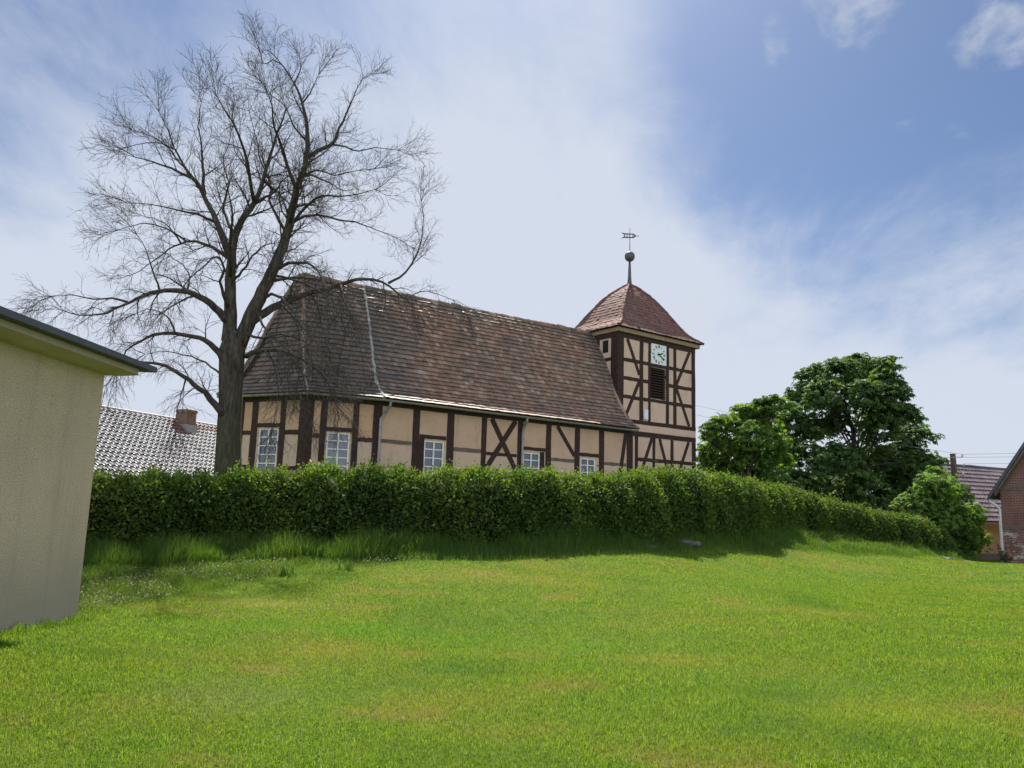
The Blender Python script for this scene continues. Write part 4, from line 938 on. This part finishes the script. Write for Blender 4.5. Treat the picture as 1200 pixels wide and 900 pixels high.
# ------------------------------------------------------------------ leaf clouds
def leaf_quads(C, D, Nrm, ln, wd, fold=.25):
    """leaves: base C, direction D, normal Nrm, arrays; each leaf two faces folded on the midrib -> V,F(4)"""
    D = D/np.linalg.norm(D, axis=1)[:, None]; S = np.cross(D, Nrm); S /= np.linalg.norm(S, axis=1)[:, None]+1e-9; U = np.cross(S, D)
    ln = ln[:, None]; wd = wd[:, None]; m = len(C)
    base = C; tip = C+D*ln-U*ln*.12; l = C+D*ln*.5-S*wd+U*wd*fold; r = C+D*ln*.5+S*wd+U*wd*fold; 
    V = np.stack([base, r, tip, l], 1).reshape(-1, 3); i = np.arange(m)*4
    F = np.stack([np.stack([i, i+1, i+2], 1), np.stack([i, i+2, i+3], 1)], 1).reshape(-1, 3)
    return V, F
def unit(v): return v/(np.linalg.norm(v, axis=1)[:, None]+1e-9)

# ------------------------------------------------------------------ hedge
HP = np.array([(-12.5,13.2,1.55),(-10.4,13.6,1.75),(-7.7,14.5,1.85),(-5.85,15.5,2.0),(-3.4,16.2,2.08),(-.66,17,2.22),(1.3,18.5,2.24),(3.1,20.3,2.42),(5.05,22.5,2.58),(7.75,25.8,2.50),(9.95,28.8,2.42),(13.0,31.9,2.0),(17.3,34,1.55),(19.3,35.8,1.02),(20.2,36.6,.8)])
HL = np.r_[0, np.cumsum(np.hypot(*np.diff(HP[:, :2], axis=0).T))]
def hedge_at(d): return np.stack([np.interp(d, HL, HP[:, k]) for k in range(3)], 1)
def build_hedge():
    base = (float(HP[6, 0]), float(HP[6, 1]), gz(*HP[6, :2])); o = empty('hedge', base)
    tag(o, 'long clipped leafy green hedge curving along the bank below the church', 'hedge')
    LT = HL[-1]
    def surf(d, a, k):
        """d along, a in [0,1] round the section front foot -> top -> back foot, k scale"""
        P = hedge_at(d); P2 = hedge_at(np.minimum(d+.2, LT)); P1 = hedge_at(np.maximum(d-.2, 0)); t = unit(np.c_[(P2-P1)[:, :2], np.zeros(len(d))]); n = np.c_[t[:, 1], -t[:, 0], np.zeros(len(d))]
        g = ground(P[:, 0], P[:, 1]); h = P[:, 2]-g
        th = np.pi*a; ex = .55; c = np.sign(np.cos(th))*np.abs(np.cos(th))**ex; s = np.abs(np.sin(th))**.5
        pl_ = np.abs(np.sin(d*1.9+.8*np.sin(d*.7))); lump = .86+.24*pl_**.6+.08*np.sin(d*5.3+th*3.2)+.06*np.sin(d*9.1+th*7)
        hw_ = .72*lump*np.clip((LT-d)/.6, .15, 1)**.5
        tl = .15*pl_**.6-.12+.05*np.sin(d*7.7)+.05*np.sin(d*1.3+2)+.03*np.sin(d*13.)+.05*np.sin(d*.63+1)
        z = g+(h+tl)*s*k - .0; Q = np.c_[P[:, :2]+n[:, :2]*(c*hw_*k)[:, None], z]
        nn_ = unit(n*c[:, None]+np.array([0, 0, 1.])*np.where(s > .8, 1.2, .25)[:, None]); return Q, nn_, t
    # dark shell for the twig mass: blocks see-through, inner shade in its colour
    nd, na = 160, 12; dd, aa = np.meshgrid(np.linspace(0, LT, nd), np.linspace(0, 1, na), indexing='ij')
    Q, _, _ = surf(dd.ravel(), aa.ravel(), .84); i = np.arange(nd*na).reshape(nd, na)
    Q += RNG.normal(0, .03, Q.shape)
    F = np.stack([i[:-1, :-1].ravel(), i[1:, :-1].ravel(), i[1:, 1:].ravel(), i[:-1, 1:].ravel()], 1)
    mesh_obj('stems', Q, F, M['hedge_core'], o)
    # leaves: denser where nearer
    def scatter(n, amin, amax, kmin, kmax, ln0, ln1, foot=False):
        w_ = 1/(12+np.linspace(0, LT, 400)*.55)**1.1; c = np.cumsum(w_); d = np.interp(RNG.random(n)*c[-1], c, np.linspace(0, LT, 400))
        a = amin+(amax-amin)*RNG.random(n)
        if foot: a = np.arcsin(np.clip(RNG.random(n)*1.0, 0, .97)**2)/np.pi
        k = kmin+(kmax-kmin)*RNG.random(n)**.7
        Q, nn_, t = surf(d, a, k); Q += RNG.normal(0, .045, Q.shape)
        Q += nn_*(np.abs(RNG.normal(0, .05, n))*(RNG.random(n) < .35))[:, None]; D = unit(nn_*.6+RNG.normal(0, .65, Q.shape)+np.array([0, 0, .12])); Nr = unit(nn_*.5+np.array([0, 0, .7])+RNG.normal(0, .45, Q.shape))
        far_ = np.clip(.75+d/LT*.5, .7, 1.3); ln = (ln0+(ln1-ln0)*RNG.random(n))*far_
        return leaf_quads(Q, D, Nr, ln, ln*.36)
    def shoots(n):
        d = RNG.random(n)*LT; a = .25+.5*RNG.random(n); Q, nn_, t = surf(d, a, np.full(n, .97)); Vs = []; h = np.abs(RNG.normal(.06, .12, n)).clip(.02, .45)
        C = []; D = []; 
        lean = RNG.normal(0, .18, (n, 3)); lean[:, 2] = 1; lean = unit(lean)
        for j in range(6):
            C.append(Q+lean*(h*(j+.5)/5)[:, None]+RNG.normal(0, .015, Q.shape)); v = RNG.normal(0, .7, Q.shape); v[:, 2] = np.abs(v[:, 2])+.45; D.append(unit(v))
        C = np.vstack(C); D = np.vstack(D); m = len(C); ln = RNG.uniform(.045, .085, m); return leaf_quads(C, D, unit(RNG.normal(0, .5, C.shape)+np.array([0, 0, .8])), ln, ln*.36)
    parts = [scatter(78000, .02, .42, .82, 1.07, .045, .11, True), scatter(40000, .33, .67, .82, 1.05, .05, .09), scatter(9000, .64, .98, .88, 1.05, .08, .12), shoots(6500)]
    Vs, Fs, off = [], [], 0
    young = []  # lighter young-growth tone also paints the sunlit hedge top into the leaf colour
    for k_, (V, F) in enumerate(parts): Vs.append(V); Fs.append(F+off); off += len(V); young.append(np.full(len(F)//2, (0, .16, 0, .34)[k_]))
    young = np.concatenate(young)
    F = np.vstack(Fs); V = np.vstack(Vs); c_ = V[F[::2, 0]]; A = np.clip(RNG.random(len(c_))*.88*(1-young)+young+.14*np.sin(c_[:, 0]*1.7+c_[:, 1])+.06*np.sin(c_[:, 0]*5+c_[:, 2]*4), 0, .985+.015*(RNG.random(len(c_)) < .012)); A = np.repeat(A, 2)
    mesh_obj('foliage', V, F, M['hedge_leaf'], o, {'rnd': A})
build_hedge()

# ------------------------------------------------------------------ chestnuts
def chestnut(name, base, clumps, trunk_top, dens, leaf, mat, label, group, trunk_r=.22, holes=()):
    base = Vector(base); o = empty(name, base); tag(o, label, 'tree', group)
    mb = MB(); mb.tube([base-ZV*.2, base.lerp(Vector(trunk_top), .5)+Vector((.06, 0, 0)), Vector(trunk_top)], [trunk_r*1.2, trunk_r, trunk_r*.7], 10)
    mb.build('trunk', M['bark'], o, smooth=True)
    mb = MB()
    for c, r in clumps:
        c = Vector(c); s = base.lerp(Vector(trunk_top), random.uniform(.55, 1)); m = s.lerp(c, .5)+Vector((random.gauss(0, .15), random.gauss(0, .15), .25))
        mb.tube([s, m, c], [trunk_r*.38, trunk_r*.22, .02], 6)
        for _ in range(5):
            v = Vector((random.gauss(0, 1), random.gauss(0, 1), random.gauss(.2, .8))).normalized(); mb.tube([s.lerp(c, random.uniform(.55, .95)), c+v*r*.5, c+v*r*.92], [.03, .018, .008], 4)
    mb.build('branches', M['bark_branch'], o)
    Vs, Fs, As, off = [], [], [], 0
    for c, r in clumps:
        # tips gathered in bunches on the clump's shell
        nb = max(6, int(dens*r*r)); v = unit(RNG.normal(0, 1, (nb, 3))); v[:, 2] = np.where(v[:, 2] < -.55, -v[:, 2], v[:, 2]); rr = r*RNG.uniform(.6, 1.16, nb)
        tips = np.array(c)+v*rr[:, None]*np.array([1, 1, .85])
        per = 7
        tp2 = np.repeat(tips, per, 0)+RNG.normal(0, leaf*.75, (nb*per, 3))*np.array([1, 1, .55]); nv = np.repeat(v, per, 0)
        up = unit(nv*.55+np.array([0, 0, .75])+RNG.normal(0, .33, tp2.shape)); a0 = RNG.random(len(tp2))*6.28; bunch = np.repeat(RNG.random(nb), per)
        e1 = unit(np.cross(up, np.array([.3, .2, 1.])+RNG.normal(0, .2, tp2.shape))); e2 = np.cross(up, e1)
        for k in range(6):
            an = a0+k*1.05; d = e1*np.cos(an)[:, None]+e2*np.sin(an)[:, None]-up*RNG.uniform(.25, .75, len(tp2))[:, None]
            ln = leaf*RNG.uniform(.75, 1.15, len(tp2)); V, F = leaf_quads(tp2, d, up, ln, ln*.24, .15)
            Vs.append(V); Fs.append(F+off); off += len(V); As.append(np.repeat(np.clip(bunch*.7+.3*RNG.random(len(tp2)), 0, 1), 2))
    mesh_obj('crown', np.vstack(Vs), np.vstack(Fs), mat, o, {'rnd': np.concatenate(As)})
def clumps_px(lst, y, dy):
    out = []
    for px, py, r in lst:
        yy = y+random.uniform(-dy, dy); out.append((tuple(at(px, py, yy)), r*yy/900*.5))
    return out
BIG = [(955,445,42),(985,440,44),(1018,438,44),(1040,447,34),(940,470,42),(970,468,50),(1010,470,52),(1045,472,46),(1062,490,36),(930,500,44),(958,505,46),(1035,505,52),(1070,515,44),(922,535,48),(950,545,54),(985,545,58),
       (1020,545,60),(1055,545,56),(1080,545,40),(935,575,54),(975,580,60),(1015,585,64),(1050,585,60),(1078,580,46),(1000,610,60),(1050,620,60),(1030,480,40),(985,490,30),(1040,430,24),(1000,424,22)]
gb = lambda x, y: (x, y, gz(x, y))
G_C = 'chestnut trees beside the church'
chestnut('chestnut_tree', gb(20.3, 46), clumps_px(BIG, 46, 2.6), tuple(at(1000, 500, 46)), 52, .235, M['chestnut_leaf'], 'large dark green chestnut with a tall rounded crown right of the church', G_C, .18)
SML = [(895,478,28),(912,475,24),(875,488,34),(896,497,34),(860,500,32),(880,515,46),(908,522,32),(838,498,24),(830,510,18),(845,525,38),(870,540,48),(905,548,46),(832,545,30),(850,560,44),(890,570,50),(826,530,18)]
chestnut('chestnut_tree', gb(12.4, 41), clumps_px(SML, 41, 1.4), tuple(at(878, 525, 41)), 80, .20, M['bush_leaf'], 'smaller chestnut tree just right of the church tower', G_C, .12)
LOW = [(1095,575,44),(1120,580,34),(1075,600,48),(1110,610,52),(1135,605,34),(1085,635,48),(1118,640,46),(1142,630,28),(1060,625,40),(1100,655,40),(1130,655,26),(1098,560,24)]
chestnut('chestnut_bush', gb(21.6, 38.2), clumps_px(LOW, 38.2, 1.2), tuple(at(1098, 600, 38.2)), 75, .185, M['bush_leaf'], 'low bushy young chestnut at the right end of the hedge', None, .06)
def small_bush():
    b = Vector(gb(23.1, 36.2)); o = empty('shrub', b); tag(o, 'sparse small shrub with reddish twigs at the foot of the tan house and barn', 'shrub')
    mb = MB(); C = []
    for i in range(26):
        v = Vector((random.gauss(0, .35), random.gauss(0, .3), 1)).normalized()*random.uniform(.5, 1.25); mb.tube([b, b+v*.5+Vector((random.gauss(0,.05),0,0)), b+v], [.014, .010, .005], 4)
        for k in range(9): C.append(b+v*random.uniform(.35, 1.03))
    mb.build('stems', M['bark_branch'], o); C = np.array([tuple(c) for c in C])+RNG.normal(0, .05, (len(C), 3)); n = len(C); ln = RNG.uniform(.07, .13, n)
    V, F = leaf_quads(C, RNG.normal(0, 1, (n, 3)), unit(RNG.normal(0, .5, (n, 3))+np.array([0, 0, 1])), ln, ln*.35); mesh_obj('foliage', V, F, M['red_leaf'], o, {'rnd': np.repeat(RNG.random(n), 2)})
small_bush()

# ------------------------------------------------------------------ grass
EDGE = np.array([(-30,11),(-9,9.6),(-4.9,9.9),(-4.6,10.7),(-4.2,11.9),(-3.7,13.0),(-2.7,14.0),(-1.5,14.7),(.1,15.9),(1.5,17.0),(3,18.6),(4.6,20.4),(7.8,23.8),(11.9,27.3),(15.2,29.4),(17,31.5),(20,34),(60,60)])   # mown edge
def beyond_edge(x, y): return y - np.interp(x, EDGE[:, 0], EDGE[:, 1])
def hedge_dist(x, y):
    S = hedge_at(np.linspace(0, HL[-1], 240)); out = np.empty(len(x))
    for i in range(0, len(x), 20000):
        out[i:i+20000] = np.min(np.hypot(x[i:i+20000, None]-S[None, :, 0], y[i:i+20000, None]-S[None, :, 1]), 1)
    return out
def blades(x, y, h, wd, lean, attr_, name, mat):
    n = len(x); z = ground(x, y)-.004; a = RNG.random(n)*6.28; l = np.abs(RNG.normal(0, lean, n)); tx = np.cos(a)*l*h; ty = np.sin(a)*l*h
    f = RNG.random(n)*6.28; sx = np.cos(f)*wd; sy = np.sin(f)*wd
    b0 = np.stack([x-sx, y-sy, z], 1); b1 = np.stack([x+sx, y+sy, z], 1)
    m0 = np.stack([x-sx*.7+tx*.35, y-sy*.7+ty*.35, z+h*.55], 1); m1 = np.stack([x+sx*.7+tx*.35, y+sy*.7+ty*.35, z+h*.55], 1); tp_ = np.stack([x+tx, y+ty, z+h*(1-.25*l)], 1)
    V = np.stack([b0, b1, m1, m0, tp_], 1).reshape(-1, 3); i = np.arange(n)*5
    F = np.stack([np.stack([i, i+1, i+2], 1), np.stack([i, i+2, i+3], 1), np.stack([i+3, i+2, i+4], 1)], 1).reshape(-1, 3)
    return tag(mesh_obj(name, V, F, mat, None, {'rnd': np.repeat(attr_, 3)}), kind='stuff')
def in_view(x, y, m=1.25): return np.abs(x) < (y*.667*m+1.0)
def build_lawn_grass():
    n = 1400000; u = RNG.random(n); y = 3.0*(31/3.0)**u; x = (RNG.random(n)*2-1)*(y*.72+3.4)   # density falls off with distance squared
    ok = (beyond_edge(x, y) < RNG.normal(0, .28, n)) & ~((x < SX+.03) & (y < SY+.02)) & (y < 31)
    x, y = x[ok], y[ok]; n = len(x)
    d = np.hypot(x, y); pn = np.sin(x*1.3+.5*np.sin(y*1.1))*np.cos(y*.9+.3)
    h = RNG.uniform(.022, .050, n)*(1+.15*pn); wd = np.maximum(.0019, d*.00030)*RNG.uniform(.8, 1.3, n)
    r = RNG.random(n)**1.15
    k = 2600; fy = 4.5+RNG.random(k)*4.7; fx = SX+.02+np.abs(RNG.normal(0, .07, k))-(fy-SY)*.006; fh = RNG.uniform(.04, .15, k)*(.5+.5*np.sin(fy*7)**2)    # unmown fringe along the outbuilding
    x, y, h, wd, r, n = np.r_[x, fx], np.r_[y, fy], np.r_[h, fh], np.r_[wd, np.full(k, .0032)], np.r_[r, RNG.random(k)*.8], n+k
    blades(x, y, h, wd, .75, r, 'lawn_grass', M['lawn_blade']); print('lawn blades', n)
build_lawn_grass()
def build_long_grass():
    n = 330000; d = HL[-1]*(1.-RNG.random(n)**.62) ; P = hedge_at(d); P2 = hedge_at(np.minimum(d+.3, HL[-1])); P1 = hedge_at(np.maximum(d-.3, 0)); t = unit(np.c_[(P2-P1)[:, :2], np.zeros(n)])
    off = .15+5.2*RNG.random(n)**1.25; x = P[:, 0]+t[:, 1]*off+RNG.normal(0, .08, n); y = P[:, 1]-t[:, 0]*off+RNG.normal(0, .08, n)
    e = beyond_edge(x, y); hd = hedge_dist(x, y); ok = (e > RNG.normal(-.05, .25, n)) & (hd < 5.5) & ~((x < SX+.03) & (y < SY+.02)); x, y, e, hd = x[ok], y[ok], e[ok], hd[ok]
    # only the camera's side of the hedge and a strip behind it
    n = len(x); clump = .5+.5*np.sin(x*3.1+1.3*np.sin(y*2.3))*np.cos(y*2.7+.9*np.sin(x*1.9))
    rough = (x < -1.2) & (hd > 1.9)                         # the scythed, flowery strip on the left stays low
    h = RNG.uniform(.16, .42, n)*(.6+.8*clump); h = np.where(rough, h*.34, h); h = np.where(hd < 1.5, h*1.25, h); h = np.where((x > 6.5) & (hd > .9), h*.8, h)
    h *= np.clip(.35+e/1.0, .35, 1)
    blades(x, y, h, np.maximum(.0032, y*.00026)*RNG.uniform(.8, 1.4, n), .42, np.clip(RNG.random(n)*.9+.15*rough*RNG.random(n), 0, 1), 'long_grass', M['long_blade']); print('long blades', n)
    # pale clover heads and dry stalks in the scythed strip
    n = 26000; x = -9+RNG.random(n)*10.5; y = 9.5+RNG.random(n)*6; e = beyond_edge(x, y); hd = hedge_dist(x, y)
    pn = np.sin(x*2.3+np.sin(y*3.1))*np.cos(y*2.1-x*.7)+.5*np.sin(x*5+y*4)
    ok = (e > -.05) & (hd > 1.7) & (pn > RNG.normal(-.1, .35, n)) & ~((x < SX+.03) & (y < SY+.02)); x, y = x[ok], y[ok]; n = len(x)
    z = ground(x, y)+RNG.uniform(.03, .11, n); C = np.stack([x, y, z], 1); ln = RNG.uniform(.018, .04, n)
    V, F = leaf_quads(C, RNG.normal(0, 1, (n, 3)), unit(RNG.normal(0, .5, (n, 3))+np.array([0, 0, 1.])), ln, ln*.4)
    tag(mesh_obj('clover', V, F, M['clover'], None, {'rnd': np.repeat(RNG.random(n)**1.3, 2)}), kind='stuff')
build_long_grass()
def tuft(px_pt, n, h, spread, name, label, mat='long_blade', grp=None):
    x0, y0 = px_pt; o = empty(name, gb(x0, y0)); tag(o, label, 'grass tuft', grp); Vs = []; F = []; A = []
    for i in range(n):
        a = random.random()*6.28; l = random.uniform(.1, spread); hh = h*random.uniform(.5, 1); b = np.array([x0+random.gauss(0, .08), y0+random.gauss(0, .06), gz(x0, y0)-.02]); t = np.array([math.cos(a)*l, math.sin(a)*l, 0]); s = np.array([-math.sin(a), math.cos(a), 0])*.010
        k = len(Vs); rv = random.random(); prev = None
        for j in range(5):
            f = j/4; c = b+t*hh*f**1.6*1.2+np.array([0, 0, hh*(f-.42*l*f*f)]); ww = s*(1-f*.9); Vs += [c-ww, c+ww]
        for j in range(4): F.append([k+2*j, k+2*j+1, k+2*j+3, k+2*j+2]); A.append(rv*.8)
    mesh_obj('blade_clump', Vs, F, M[mat], o, {'rnd': A})
GT = 'tall grass tufts along the bank'
tuft((1.75, 17.9), 90, .85, .75, 'grass_tuft', 'tall tuft of long arching blades on the bank where the hedge steps back', grp=GT)
tuft((-3.6, 12.9), 60, .30, .6, 'grass_tuft', 'small dark green tuft in the flowery strip, left of the lawn edge', grp=GT)
tuft((-2.75, 13.6), 50, .26, .6, 'grass_tuft', 'small tuft at the tip of the flowery strip beside the mown edge', grp=GT)
tuft((4.9, 21.3), 70, .45, .7, 'grass_tuft', 'pale leafy tuft on the bank beside the grey stones', grp=GT)
def stone(p, r, sc, label):
    mb = MB(); mb.ball((p[0], p[1], gz(*p)+r*.05), r, 12, 8, sc); mb.V = [tuple(np.array(v)+RNG.normal(0, r*.07, 3)) for v in mb.V]
    tag(mb.build('stone', M['stone'], smooth=True), label, 'stone', 'stones at the foot of the bank')
stone((3.5, 19.5), .16, (1.4, .8, .6), 'smaller pale stone at the bank foot, left of the long flat stone')
stone((4.5, 20.8), .26, (2.6, .7, .5), 'long flat dark stone at the foot of the bank below the hedge')
